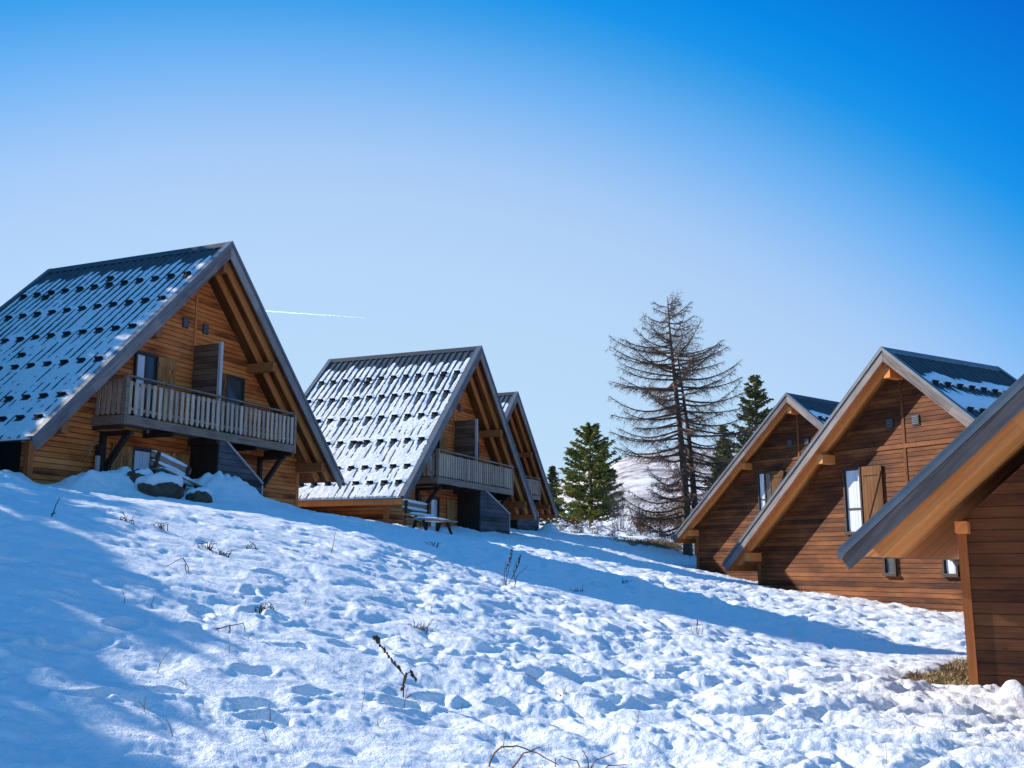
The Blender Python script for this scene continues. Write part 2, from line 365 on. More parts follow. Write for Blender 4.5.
def build_ground():
    th = np.concatenate([np.arange(-180,-44,4.), np.arange(-44,-33,.35), np.arange(-33,34,.105), np.arange(34,44,.35), np.arange(44,180.1,4.)])
    r = [.6]
    while r[-1] < 4.2: r.append(r[-1]*1.07)
    while r[-1] < 34: r.append(r[-1]*1.0034)
    while r[-1] < 90: r.append(r[-1]*1.007)
    while r[-1] < 4500: r.append(r[-1]*1.12)
    r = np.array(r); T, Rr = np.meshgrid(R(1)*th, r)
    X = Rr*np.sin(T); Y = Rr*np.cos(T)
    H, rough = snow_h(X, Y)
    fl_x, fl_y = X.ravel(), Y.ravel(); flat = H.ravel()
    # footprints: local search by row/col ranges
    lt = np.degrees
    for fx, fy, a in FOOT:
        rr = math.hypot(fx, fy); tt = math.degrees(math.atan2(fx, fy))
        i0, i1 = np.searchsorted(r, rr-.4), np.searchsorted(r, rr+.4)
        dt = math.degrees(.4/rr); j0, j1 = np.searchsorted(th, tt-dt), np.searchsorted(th, tt+dt)
        if i1 <= i0 or j1 <= j0: continue
        dx = X[i0:i1,j0:j1]-fx; dy = Y[i0:i1,j0:j1]-fy
        u = dx*math.cos(a)+dy*math.sin(a); v = -dx*math.sin(a)+dy*math.cos(a)
        q = ((u/.17)**2 + (v/.085)**2)*(1 + .9*perlin(X[i0:i1,j0:j1]*7, Y[i0:i1,j0:j1]*7, 51))
        H[i0:i1,j0:j1] += -.065*(1-sstep(.15,1.4,q)) + .016*np.exp(-((np.sqrt(q)-1.45)/.3)**2)
    # dirt / thin snow: the earthy bank below the larch and specks in the trampled snow
    bank = np.exp(-(((X-8.0)/2.5)**2 + ((Y-55.6)/1.5)**2))*1.25
    d2 = np.exp(-(((X-9.5)/4.)**2 + ((Y-58.5)/2.2)**2))*.8
    D = np.maximum(bank, d2) + .40*sstep(.22,.5,fbm(X*.8+3, Y*.8, 4, 30))*np.clip(rough*1.4,0,1)
    ph = R(-29.54); gu = (X-9.46)*math.cos(ph)+(Y-7.59)*math.sin(ph); gv = -(X-9.46)*math.sin(ph)+(Y-7.59)*math.cos(ph)
    strip = sstep(-7.0,-6.6,gu+.15*perlin(X*2,Y*2,70))*sstep(2.6,3.1,gv)*(1-sstep(9,10.5,gv))*(1-sstep(-5.5,-5.3,gu))
    D = np.maximum(D, 1.35*strip); H = H - .07*strip
    me = grid_mesh('ground', X, Y, H + CZ, M['snow'])
    at = me.attributes.new('dirt', 'FLOAT', 'POINT'); at.data.foreach_set('value', D.astype(np.float32).ravel())
    o = bpy.data.objects.new('ground', me); COL.objects.link(o); setp(o, kind='structure', label='snow covered hillside sloping down to the right')
    return o
build_ground()
def gz(x, y):
    return float(snow_h(np.array([x]), np.array([y]))[0][0]) + CZ

# camera model used only to read positions off measured pixels while placing small things on the ground
F_PX = 991.7; PITCH = R(10.246)
def ground_at(px, py, lo=3., hi=120.):
    X = (px-512)/F_PX; V = -(py-384)/F_PX
    d = np.array([X, math.cos(PITCH)-V*math.sin(PITCH), math.sin(PITCH)+V*math.cos(PITCH)])
    t = np.geomspace(lo, hi, 1500)
    g = base_h(d[0]*t, d[1]*t); s = d[2]*t - g
    i = np.argmax(s < 0) if np.any(s < 0) else len(t)-1
    return d[0]*t[i], d[1]*t[i]

# ------------------------------------------------------------------ hills
def build_hills():
    m, nt, b = mat('hillside'); L = nt.links.new
    tc = N(nt,'ShaderNodeTexCoord')
    n = N(nt,'ShaderNodeTexNoise', i_Scale=.012, i_Detail=9., i_Roughness=.72); L(tc.outputs['Object'], n.inputs['Vector'])
    n2 = N(nt,'ShaderNodeTexNoise', i_Scale=.09, i_Detail=5., i_Roughness=.7); L(tc.outputs['Object'], n2.inputs['Vector'])
    t = math_(nt,'ADD', math_(nt,'MULTIPLY',n.outputs[0],.7), math_(nt,'MULTIPLY',n2.outputs[0],.45))
    L(ramp(nt, t, [(.46,(.82,.83,.87)),(.56,(.62,.56,.55)),(.66,(.20,.17,.16)),(.75,(.08,.085,.08))]), b.inputs['Base Color'])
    b.inputs['Roughness'].default_value = .9
    th = np.arange(-180, 180.01, .5); r = np.geomspace(130, 3600, 90)
    T, Rr = np.meshgrid(R(1)*th, r); X = Rr*np.sin(T); Y = Rr*np.cos(T)
    prof = 62 + 26*perlin(T*3.2+7, T*0+.5, 60) + 14*perlin(T*9, T*0+.2, 61)
    prof = prof + 52*np.exp(-((np.degrees(T)-10)/7.)**2) - 25*sstep(-60,-30,np.degrees(T))*(1-sstep(-12,0,np.degrees(T)))
    Z = prof*sstep(0, 1, (Rr-150)/850.) + (Rr-1000).clip(0)*.035 + 10*fbm(X*.006, Y*.006, 5, 62)*sstep(160,600,Rr) - 6*(1-sstep(130,230,Rr))
    me = grid_mesh('hills', X, Y, Z + CZ, m)
    o = bpy.data.objects.new('hills', me); COL.objects.link(o); setp(o, kind='structure', label='snowy wooded hills behind the chalets')
build_hills()

# ------------------------------------------------------------------ chalets
def _guard_mesh():
    b = MB(); b.box(-.125,.125,-.012,.012,0,.075); b.prism([(-.125,0),(.125,0),(.125,.012),(-.125,.012)], -.12, .0)
    b.add([(-.01,-.11,.01),(.01,-.11,.01),(.01,-.01,.075),(-.01,-.01,.075),(-.01,-.01,.01),(.01,-.01,.01)], [(0,1,2,3),(0,3,4),(1,5,2)])
    return b.mesh('snow_guard', M['guard'])
GUARD = _guard_mesh()
def _baluster_mesh():
    b = MB()
    b.add([(-.058,0,0),(.058,0,0),(.058,0,.80),(-.058,0,.80),(-.058,.026,0),(.058,.026,0),(.058,.026,.80),(-.058,.026,.80),(0,0,-.05),(0,.026,-.05)],
          [(0,8,1,2,3),(5,9,4,7,6),(3,2,6,7),(1,5,6,2),(0,3,7,4),(0,4,9,8),(8,9,5,1)])
    return b.mesh('baluster', M['baluster'])
BALU = _baluster_mesh()
def share(name, me, parent, loc, rot=None):
    o = bpy.data.objects.new(name, me); COL.objects.link(o); o.parent = parent; o.location = loc
    if rot is not None: o.rotation_euler = rot
    return o
BASE = 1.2          # eave tips lie this far above the thing's origin
RIB = .27

def build_chalet(spec):
    o = Vector((spec['x'], spec['y'], spec['z'] + CZ - BASE)); phi = R(spec['phi'])
    root = empty('wooden_chalet', o, phi)
    setp(root, spec['label'], 'chalet', 'A-frame chalets on the snowy slope')
    W, H, Lr, sb, ins = spec['W'], spec['H'], spec['L'], spec['sb'], spec['ins']
    k = H/W; nl = math.hypot(W, H); wi = W - ins; low = spec.get('low', -4.)
    B = BASE
    def P(b, name, m, parent=root, **kw): return b.build(name, m, parent, dz=B, **kw)
    # walls: one gabled block under the roof
    drop = .30/ (W/nl)                       # roof build-up measured vertically
    top = lambda u: H - abs(u)*k - drop
    back = Lr - .45
    b = MB(); b.prism([(-wi,low),(wi,low),(wi,top(wi)),(0,H-drop),(-wi,top(wi))], sb, back)
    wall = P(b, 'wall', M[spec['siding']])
    for (v0_, v1_, wt, om) in spec.get('openings', []):
        b = MB(); b.box(-wi-.035, -wi+.01, v0_, v1_, low, wt); P(b, 'side_panel', M[om])  # flat panel on the side wall
    # roof: ribbed metal, both slopes in one part
    nper = int(Lr/RIB); rib = Lr/nper; hr = .035
    prof = []
    for i in range(nper):
        y = i*rib
        prof += [(y,0),(y+rib*.30,0),(y+rib*.42,hr),(y+rib*.62,hr),(y+rib*.74,0)]
    prof.append((Lr, 0))
    b = MB()
    for s in (-1, 1):
        nx, nz = s*H/nl, W/nl                # outward normal in (u,w)
        n0 = len(b.v); vs = []; fs = []
        for y, h in prof:
            vs.append((0 + nx*h, y, H + nz*h)); vs.append((s*W + nx*h, y, 0 + nz*h))
        m = len(prof)
        for i in range(m-1):
            f = (2*i, 2*i+1, 2*i+3, 2*i+2); fs.append(f if s < 0 else f[::-1])
        # deck board below, closed
        for y in (0, Lr):
            for dd in (-.01, -.07):
                vs.append((nx*dd, y, H + nz*dd - (0 if dd > -.05 else .0))); vs.append((s*W + nx*dd, y, nz*dd))
        q = 2*m
        fs += [(q,q+1,q+5,q+4),(q+2,q+6,q+7,q+3),(q,q+2,q+3,q+1),(q+4,q+5,q+7,q+6),(q+1,q+3,q+7,q+5)]
        b.add(vs, fs)
    roof = P(b, 'roof', M['metal'])
    # ridge cap
    b = MB(); c = .17
    b.add([(-c,-.03,H-c*k+.055),(0,-.03,H+.075),(c,-.03,H-c*k+.055),(-c,Lr+.03,H-c*k+.055),(0,Lr+.03,H+.075),(c,Lr+.03,H-c*k+.055),
           (-c,-.03,H-c*k+.03),(0,-.03,H+.04),(c,-.03,H-c*k+.03),(-c,Lr+.03,H-c*k+.03),(0,Lr+.03,H+.04),(c,Lr+.03,H-c*k+.03)],
          [(0,1,4,3),(1,2,5,4),(6,9,10,7),(7,10,11,8),(0,6,7,1),(1,7,8,2),(3,4,10,9),(4,5,11,10),(0,3,9,6),(2,8,11,5)])
    P(b, 'ridge_cap', M['metal_light' if spec.get('ridge_light') else 'metal'])
    # soffit boards under each slope, from just behind the barge boards
    for s in (-1, 1):
        nx, nz = s*H/nl, W/nl
        b = MB(); vs = []
        for y in (.03, Lr-.03):
            for dd in (-.074, -.115):
                for (u, w) in ((0, H), (s*(W-.05), .05*k)):
                    vs.append((u + nx*dd, y, w + nz*dd))
        b.add(vs, [(0,1,5,4),(2,6,7,3),(0,2,3,1),(4,5,7,6),(1,3,7,5),(0,4,6,2)])
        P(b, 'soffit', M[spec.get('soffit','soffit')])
    # barge boards and metal verge flashing at the front and back
    bw = spec['barge']
    for s in (-1, 1):
        nx, nz = s*H/nl, W/nl; tx, tz = s*W/nl, -H/nl
        for (y0, y1, rear) in ((-.045, .0, False), (Lr, Lr+.045, True)):
            b = MB()
            a0 = -.02 if not rear else -.02
            # mitre at the ridge: vertical cut at u = 0 ; plumb/level cut at the eave
            e = (bw)/nz
            if rear and spec.get('norear'): continue
            b.prism([(0, H-.03/nz), (s*(W+.02), -.03/nz - .02*k), (s*(W+.02)-s*bw*.45, -bw*1.02 - .02), (0, H-e-.03/nz)] if s > 0 else
                    [(0, H-.03/nz), (0, H-e-.03/nz), (s*(W+.02)-s*bw*.45, -bw*1.02 - .02), (s*(W+.02), -.03/nz - .02*k)], y0, y1)
            P(b, 'bargeboard', M[spec.get('bargemat','barge')], bevel=.006)
            b = MB()
            f0, f1 = -.03/nz, .05/nz
            yy0, yy1 = (y0-.03, y0+.16) if not rear else (y1-.16, y1+.03)
            sx = s*(W+.05); e2 = -.05*k
            pol = [(0,H+f0),(sx,e2+f0),(sx,e2+f1),(0,H+f1)]
            b.prism(pol if s < 0 else pol[::-1], yy0, y0-.004) if not rear else b.prism(pol if s < 0 else pol[::-1], y1+.004, yy1)
            pol = [(0,H+f1-.004),(sx,e2+f1-.004),(sx,e2+f1+.012),(0,H+f1+.012)]
            b.prism(pol if s < 0 else pol[::-1], yy0-.003, yy1)
            P(b, 'verge_flashing', M['metal_light'])
    # eave fascia: orange board and dark gutter line under each eave
    for s in ((-1, 1) if spec.get('eave', True) else ()):
        b = MB(); x0, x1 = sorted((s*(W-.10), s*(W-.06)))
        b.box(x0, x1, .06, Lr-.06, -.24, -.03)
        P(b, 'eave_board', M['trim'])
    # rafters in the overhang, between barge board and wall
    for s in (-1, 1):
        nx, nz = s*H/nl, W/nl
        for y in spec['rafters']:
            b = MB(); d0 = -.117 - .09
            b.bar((s*.06 + nx*d0, y, H + nz*d0 - .06*k), (s*(W-.18) + nx*d0, y, .18*k + nz*d0), .085, .18, up=(nx,0,nz))
            P(b, 'rafter', M['beam'], bevel=.006)
    # purlin ends carrying the overhang
    for u in (0, -spec['pu'], spec['pu'], -(wi-.06), wi-.06):
        b = MB(); w1 = top(u) - (.02 if u else .12); pw, ph_ = spec.get('psize', (.11,.30)); y0 = .10 if sb < 2 else sb-.35
        b.box(u-pw, u+pw, y0, sb+.02, w1-ph_, w1-.02 if u else w1)
        P(b, 'purlin', M['trim_mid' if spec.get('balcony') else 'beam'], bevel=.008)
    # corner boards and centre batten on the gable
    for s in (-1, 1):
        b = MB(); x0, x1 = sorted((s*(wi-spec.get('cw',.13)), s*(wi+.022)))
        b.box(x0, x1, sb-.022, sb+.12, low, top(wi)-.05); P(b, 'corner_board', M[spec.get('cornermat','trim')])
    if spec.get('batten', True):
        b = MB(); b.box(-.045, .045, sb-.02, sb+.01, spec.get('batten_low', 2.9), H-drop-.05); P(b, 'centre_batten', M[spec.get('battenmat','trim')])
    if spec.get('ledge') is not None:
        lw = spec['ledge']; hw = min(wi, (H-drop-lw)/k)
        b = MB(); b.box(-hw+.02, hw-.02, sb-.03, sb+.01, lw-.06, lw+.06); P(b, 'ledge_board', M['trim_dark' if spec['siding']!='siding_near' else 'darkwood'])
    # vents
    for u in spec.get('vents', []):
        b = MB(); b.box(u-.12, u+.12, sb-.025, sb+.01, 3.86, 4.16)
        v = P(b, 'vent', M['guard']);
        b = MB()
        for i in range(5): b.box(u-.10, u+.10, sb-.04, sb-.026, 3.90+i*.05, 3.925+i*.05)
        P(b, 'louvre', M['metal_light'], v)
    # windows: (u0,u1,w0,w1,material,crossbar)
    for (u0,u1,w0,w1,pm,bar) in spec['windows']:
        b = MB(); t = .06
        b.box(u0-t,u0,sb-.075,sb+.02,w0-t,w1+t); b.box(u1,u1+t,sb-.075,sb+.02,w0-t,w1+t); b.box(u0,u1,sb-.075,sb+.02,w1,w1+t); b.box(u0-.02-t,u1+.02+t,sb-.11,sb+.02,w0-t-.03,w0)
        um = (u0+u1)/2 if pm == 'split' else None
        if bar: b.box(u0,u1,sb-.035,sb+.0,w0+(w1-w0)*.36-.03,w0+(w1-w0)*.36+.03)
        if um: b.box(um-.035,um+.035,sb-.045,sb+.0,w0,w1)
        b.box(u0,u0+.035,sb-.03,sb+.0,w0,w1); b.box(u1-.035,u1,sb-.03,sb+.0,w0,w1); b.box(u0+.035,u1-.035,sb-.03,sb+.0,w1-.04,w1)
        f = P(b, 'window', M['frame'], bevel=.004)
        for (a0,a1,pmm) in (((u0,um,'curtain'),(um,u1,'glass')) if um else ((u0,u1,pm),)):
            b = MB(); b.box(a0+.002,a1-.002,sb-.012,sb+.006,w0,w1); P(b, 'pane', M[pmm], f)
    # shutters: (u0,u1,w0,w1,material)
    for (u0,u1,w0,w1,sm) in spec['shutters']:
        b = MB(); b.box(u0,u1,sb-.065,sb-.028,w0,w1); s_ = P(b, 'shutter', M[sm], bevel=.004)
        b = MB()
        for w in (w0+.22, w1-.22): b.box(u0+.02,u1-.02,sb-.09,sb-.066,w-.05,w+.05)
        b.bar((u0+.08,sb-.078,w0+.27),(u1-.08,sb-.078,w1-.27),.022,.09,up=(0,0,1)) ; P(b, 'brace', M[sm], s_)
    # balcony
    if spec.get('balcony'):
        ub, fw = 3.55, .86; v0 = spec.get('bv', .06)
        b = MB()
        for i in range(int((sb-v0)/.15)): b.box(-ub, ub, v0+.05+i*.15, v0+.05+i*.15+.142, fw-.10, fw-.055)
        bal = P(b, 'balcony', M['grey'])
        b = MB(); b.box(-ub-.02, ub+.02, v0-.035, v0+.02, fw-.20, fw+.03); P(b, 'fascia_beam', M['grey'], bal, bevel=.006)
        for s in (-1,1):
            b = MB(); x0,x1 = sorted((s*(ub-.02), s*(ub+.03))); b.box(x0,x1,v0+.022,sb,fw-.20,fw+.02); P(b, 'side_beam', M['grey'], bal)
        for u in np.linspace(-ub+.06, ub-.06, 5):
            b = MB(); b.box(u-.04,u+.04,v0+.025,sb+.05,fw-.30,fw-.105); P(b, 'joist', M['darkwood'], bal)
        b = MB(); b.box(-ub-.06, ub+.06, v0-.075, v0+.055, fw+.985, fw+1.03); P(b, 'handrail', M['grey'], bal, bevel=.006)
        for w0,w1 in ((.80,.88),(.17,.24)):
            b = MB(); b.box(-ub, ub, v0, v0+.035, fw+w0, fw+w1); P(b, 'rail', M['grey'], bal)
        for s in (-1,1):
            b = MB(); x0,x1 = sorted((s*(ub-.03), s*(ub+.05))); b.box(x0,x1,v0+.06,sb,fw+.985,fw+1.03); P(b, 'handrail', M['grey'], bal)
            for w0,w1 in ((.80,.88),(.17,.24)):
                b = MB(); x0,x1 = sorted((s*ub, s*(ub-.03))); b.box(x0,x1,v0+.04,sb,fw+w0,fw+w1); P(b, 'rail', M['grey'], bal)
            b = MB(); b.box(s*ub-.05,s*ub+.05,v0-.05,v0+.05,fw-.22,fw+.984); P(b, 'railing_post', M['grey'], bal)
        nb = spec.get('nbal', 38)
        for i in range(nb):
            u = -ub+.14 + (2*ub-.28)*i/(nb-1) + random.uniform(-.008,.008)
            q = share('baluster', BALU, bal, (u, v0-.028, B+fw+.10+random.uniform(-.012,.012)), (0,random.uniform(-.012,.012),0))
            q.scale = (random.uniform(.88,1.05),1,1)
        for s in (-1,1):
            for i in range(5):
                share('baluster', BALU, bal, (s*(ub+.026), v0+.18+i*(sb-v0-.25)/4.6, B+fw+.10), (0,0,R(90)*s))
        # divider screen between the two halves of the balcony
        b = MB(); b.box(-.03,.03,v0+.12,sb-.03,fw+.16,3.42); d = P(b, 'divider_screen', M['panel_brown'])
        b = MB(); b.box(-.05,.05,v0+.03,v0+.118,fw-.04,3.46); P(b, 'edge_post', M['paletrim'], d)
        # braces under the balcony
        for s in (-1,1):
            u = s*(ub-.35)
            b = MB(); b.bar((u,sb-.05,-.55),(u,v0+.14,fw-.33),.12,.12,up=(1,0,0)); b.box(u-.065,u+.065,sb-.12,sb+.01,-.7,fw-.31); b.box(u-.06,u+.06,v0+.05,sb-.0,fw-.42,fw-.31)
            P(b, 'balcony_brace', M['darkwood'])
        # stair enclosure: boarded flank with a sloping top, its return wall and pale cap
        su0, su1, sw1 = spec['stair']; vp = v0+.0
        b = MB(); b.prism([(su0,low+1),(su1,low+1),(su1,sw1),(su0,fw-.06)], vp+.022, vp+.07)
        st = P(b, 'stair_enclosure', M['panel'])
        b = MB(); b.box(su0+.02,su0+.06,vp+.074,sb-.002,low+1,fw-.24); P(b, 'return_wall', M['darkwood'], st)
        b = MB(); b.bar((su0,vp+.04,fw-.02),(su1+.03,vp+.04,sw1+.02),.12,.05); b.box(su1-.0,su1+.05,vp+.0,vp+.09,low+1,sw1-.02); P(b, 'cap_board', M['paletrim'], st)
        b = MB()
        for i in range(8):
            f = i/8.; u = su0 + (su1-su0)*f; w = (fw-.12)*(1-f) + (sw1-.25)*f
            b.box(u, u+(su1-su0)/8.+.05, vp+.075, sb-.03, w-.24, w-.2)
        P(b, 'stair_tread', M['darkwood'], st)
        # globe lamp
        b = MB(); b.ball((-1.95+.25,sb-.16,.72),.10,14,10); g = P(b, 'globe_lamp', M['lamp'], smooth=True)
        b = MB(); b.box(-1.76,-1.64,sb-.05,sb+.0,.60,.70); b.tube([(-1.7,sb-.03,.63),(-1.7,sb-.16,.625)],.02); P(b, 'lamp_bracket', M['guard'], g)
    # extra posts
    for (u0,u1,v0_,v1_,w0,w1,m) in spec.get('posts', []):
        b = MB(); b.box(u0,u1,v0_,v1_,w0,w1); P(b, 'post', M[m], bevel=.01)
    # snow lying on the slopes, ribs and bare streaks left by the guards
    rows = spec.get('rows', [])
    sgn = spec['snow_side']
    nx, nz = sgn*H/nl, W/nl; ng = int(Lr/(2*rib))
    gpos = []
    for t in rows:
        for i in range(ng):
            gpos.append((t*nl, rib*(2*i+1.52)))
    rg = np.random.default_rng(spec['seed'])
    extra = [(rg.uniform(.12,.9)*nl, rib*(rg.integers(1,nper-1)+.52)) for _ in range(3)] if rows else []
    rz = math.atan2(-sgn, 0)
    for (s_, y) in gpos + extra:
        sx, sz = sgn*s_*W/nl, H - s_*H/nl
        Mx = Matrix(((0, -sgn*W/nl, nx, 0), (1, 0, 0, 0), (0, H/nl, nz, 0), (0,0,0,1)))   # local x -> v, y -> upslope, z -> normal
        q = share('snow_guard', GUARD, root, (0,0,0))
        q.matrix_local = Matrix.Translation((sx + nx*.034, y, sz + nz*.034 + B)) @ Mx
    if spec.get('snow'):
        lo_, hi_, style = spec['snow']
        ns = int(nl/.05); nv = int(Lr/.036)
        S_, V_ = np.meshgrid(np.linspace(.06, nl+.02, ns), np.linspace(.015, Lr-.01, nv), indexing='ij')
        T = S_/nl; sd = spec['seed']
        h = lo_ + (hi_-lo_)*sstep(.08,.75,T) + .020*fbm(S_*.9, V_*1.6, 4, sd) + .012*fbm(S_*5, V_*6, 3, sd+5)
        h = h - .06*(1-sstep(.035,.12,T + .06*perlin(S_*0+2.2, V_*2.6, sd+7) ))
        if style == 'strips':
            h = h - .11
            for t in rows:
                up = (t*nl - S_)
                wd_ = .50 if t < .25 else 1.0
                h = np.maximum(h, (.085*sstep(-.02,.08,up)*(1-sstep(wd_*.6,wd_*1.25,up + .30*fbm(V_*1.3,S_*.4,3,sd+9)))) - .012 + .012*fbm(S_*4,V_*4,3,sd))
        for i, (s_, y) in enumerate(gpos + extra):
            ln = spec['streak']*(rg.uniform(.30,1.25))*(1.5-1.25*min(1,s_/nl*1.25))
            dv = V_ - y; ds = S_ - s_
            m = (np.abs(dv) < .4) & (ds > -.5) & (ds < ln+.4)
            if not m.any(): continue
            wd = spec.get('holew', .10)*(1-.45*np.clip(ds/max(ln,.05),0,1))
            hole = (1-sstep(.75,1.25,np.abs(dv)/wd))*sstep(-.01,.03,ds)*(1-sstep(ln*.7,ln+.06,ds))
            pile = .034*np.exp(-(dv/.16)**2)*np.exp(-((ds+.07)/.09)**2)
            h = np.where(m, h - hole*(.12) + pile*rg.uniform(.5,1.2), h)
        # verge line eaten away unevenly
        h = h - .1*(1-sstep(.02,.10,V_ + .05*perlin(S_*2.5, S_*0, sd+3)))
        h = np.where(S_ > nl-.02, -.02, h)
        h = np.clip(h, -.02, .14)
        keep = np.maximum.reduce([h[:-1,:-1],h[1:,:-1],h[:-1,1:],h[1:,1:]]) > .001
        X = sgn*S_*W/nl + nx*h; Z = H - S_*H/nl + nz*h + B
        if sgn < 0: pass
        me = grid_mesh('roof_snow', X, V_, Z, M['roofsnow'], mask=keep)
        q = bpy.data.objects.new('roof_snow', me); COL.objects.link(q); q.parent = root
    return root

A_ROWS = [.19,.335,.49,.655,.82,.915]
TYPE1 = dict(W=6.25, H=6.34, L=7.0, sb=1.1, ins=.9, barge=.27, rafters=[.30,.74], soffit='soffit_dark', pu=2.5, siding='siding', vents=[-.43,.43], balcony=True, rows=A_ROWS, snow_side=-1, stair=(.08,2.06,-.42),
    batten_low=3.0, low=-4.2,
    windows=[(-2.22,-1.5,1.0,2.80,'split',False),(1.5,2.22,1.0,2.80,'glass',True),(-2.10,-1.45,-1.5,.24,'curtain',True),(1.45,2.0,-1.2,.24,'glass',False)],
    shutters=[(-1.44,-.74,.98,2.84,'shutter'),(.74,1.44,.98,2.84,'shutter_dark'),(-2.86,-2.16,-1.5,.28,'shutter'),(-.70,-.02,-1.5,.28,'shutter'),(2.1,2.8,-1.2,.28,'shutter')])
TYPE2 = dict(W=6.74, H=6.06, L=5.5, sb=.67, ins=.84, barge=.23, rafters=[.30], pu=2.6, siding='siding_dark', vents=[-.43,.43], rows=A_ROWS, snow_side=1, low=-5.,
    ledge=3.32, batten_low=.9, battenmat='trim_dark', cornermat='trim_dark', windows=[(-2.14,-1.60,.95,2.80,'curtain',True),(-.88,-.58,-.25,.30,'glass',False),(1.02,1.36,-.25,.30,'curtain',False)],
    shutters=[(-1.50,-.80,.92,2.84,'shutter_dark')])
def chalet(base, **kw):
    d = dict(base); d.update(kw); return build_chalet(d)
M['black'] = simple('under_eave_dark', (.012,.010,.009), .8)  # near-black panel colour put in for the darkness under the left eave
M['greendoor'] = simple('green_door', (.018,.03,.018), .6, 0, .3, 4.)
chA = chalet(TYPE1, eave=False, openings=[(1.35,6.4,.62,'black')], x=-8.11, y=27.40, z=2.714, phi=67.24, seed=11, snow=(.021,.036,'full'), streak=.15, holew=.15, nbal=34,
    label='large leftmost chalet with blue shaded ribbed roof, balcony and snow heaps',
    posts=[(-3.45,-3.28,.85,1.02,-2.2,.2,'darkwood'),(-3.62,-3.53,.75,.84,-2.2,-.1,'paletrim')])
chB = chalet(TYPE1, openings=[(4.6,6.4,.45,'greendoor')], x=-1.28, y=38.88, z=2.17, phi=67.95, seed=23, snow=(.017,.036,'full'), streak=.62, holew=.11, nbal=36, stair=(.33,3.30,-.15),
    label='middle chalet of the left row, snowiest roof, bench before its wall')
chC = chalet(TYPE1, x=.27, y=53.83, z=2.89, phi=67.4, seed=31, snow=(.02,.06,'full'), streak=.6, nbal=30, stair=(.33,3.40,-.1),
    label='farthest chalet of the left row, mostly hidden behind its snowy roofed neighbour')
chE = chalet(TYPE2, windows=[(-2.14,-1.52,.95,2.80,'split',True)], x=11.98, y=42.62, z=1.185, phi=-50.5, seed=51, snow=(.03,.05,'strips'), streak=.3,
    label='smallest looking right hand chalet, gable beside the bare larch')
chF = chalet(TYPE2, x=10.63, y=27.80, z=-.025, phi=-58.3, seed=61, snow=(.03,.05,'strips'), streak=.35, ridge_light=True,
    label='right hand chalet with two grey vents and a tall white curtained window')
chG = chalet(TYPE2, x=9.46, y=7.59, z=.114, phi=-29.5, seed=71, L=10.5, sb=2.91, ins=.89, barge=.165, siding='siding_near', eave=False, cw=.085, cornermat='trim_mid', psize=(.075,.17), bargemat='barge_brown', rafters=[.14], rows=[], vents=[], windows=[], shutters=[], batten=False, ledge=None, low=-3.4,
    label='nearest chalet cut by the right picture edge, bright orange soffit above a dark boarded wall')

# ------------------------------------------------------------------ trees
def needle_mat(name, dark, light, rough=.6):
    m, nt, b = mat(name); L = nt.links.new
    tc = N(nt,'ShaderNodeTexCoord'); n = N(nt,'ShaderNodeTexNoise', i_Scale=.9, i_Detail=3.); L(tc.outputs['Object'], n.inputs['Vector'])
    n2 = N(nt,'ShaderNodeTexNoise', i_Scale=9., i_Detail=2.); L(tc.outputs['Object'], n2.inputs['Vector'])
    t = math_(nt,'ADD',math_(nt,'MULTIPLY',n.outputs[0],.65),math_(nt,'MULTIPLY',n2.outputs[0],.4))
    L(ramp(nt, t, [(.38,dark),(.68,light)]), b.inputs['Base Color']); b.inputs['Roughness'].default_value = rough; b.inputs['Specular IOR Level'].default_value = .2
    return m
M['bark'] = simple('bark', (.115,.085,.065), .9, 0, .45, 9., .2)
M['larchwood'] = simple('larch_twigs', (.15,.095,.07), .85, 0, .35, 2., .2)
M['greytwig'] = simple('grey_twigs', (.15,.12,.115), .85, 0, .4, 3., .2)
M['pine'] = needle_mat('pine_needles', (.035,.060,.016), (.30,.28,.055))
M['spruce'] = needle_mat('spruce_needles', (.022,.040,.020), (.095,.105,.042))
M['olive'] = needle_mat('olive_needles', (.06,.07,.022), (.24,.21,.07))
M['olive2'] = needle_mat('brownish_needles', (.045,.055,.022), (.20,.19,.07))
M['rust'] = needle_mat('rust_leaves', (.10,.045,.018), (.30,.16,.065))
M['drygrass'] = needle_mat('dry_grass_blades', (.16,.105,.045), (.42,.32,.15))
M['dryplant'] = simple('dry_plant', (.075,.045,.03), .9, 0, .4, 20., .2)
M['palestem'] = simple('pale_stem', (.36,.25,.14), .8, 0, .3, 15., .2)
M['redstem'] = simple('red_stem', (.22,.09,.05), .8, 0, .3, 15., .2)

def quads(name, C, U, V, m, parent=None):
    """many small leaf faces: centres C, half axes U and V"""
    n = len(C); co = np.stack([C-U-V, C+U-V*.6, C+U*1.0+V*.6, C-U+V], 1).reshape(-1, 3)
    me = bpy.data.meshes.new(name); me.vertices.add(4*n); me.vertices.foreach_set('co', co.astype(np.float32).ravel())
    me.loops.add(4*n); me.loops.foreach_set('vertex_index', np.arange(4*n, dtype=np.int32)); me.polygons.add(n); me.polygons.foreach_set('loop_start', np.arange(0,4*n,4,dtype=np.int32))
    me.update(calc_edges=True); me.materials.append(m)
    o = bpy.data.objects.new(name, me); COL.objects.link(o)
    if parent: o.parent = parent
    return o
def unit(a): return a/np.maximum(np.linalg.norm(a, axis=-1, keepdims=True), 1e-9)

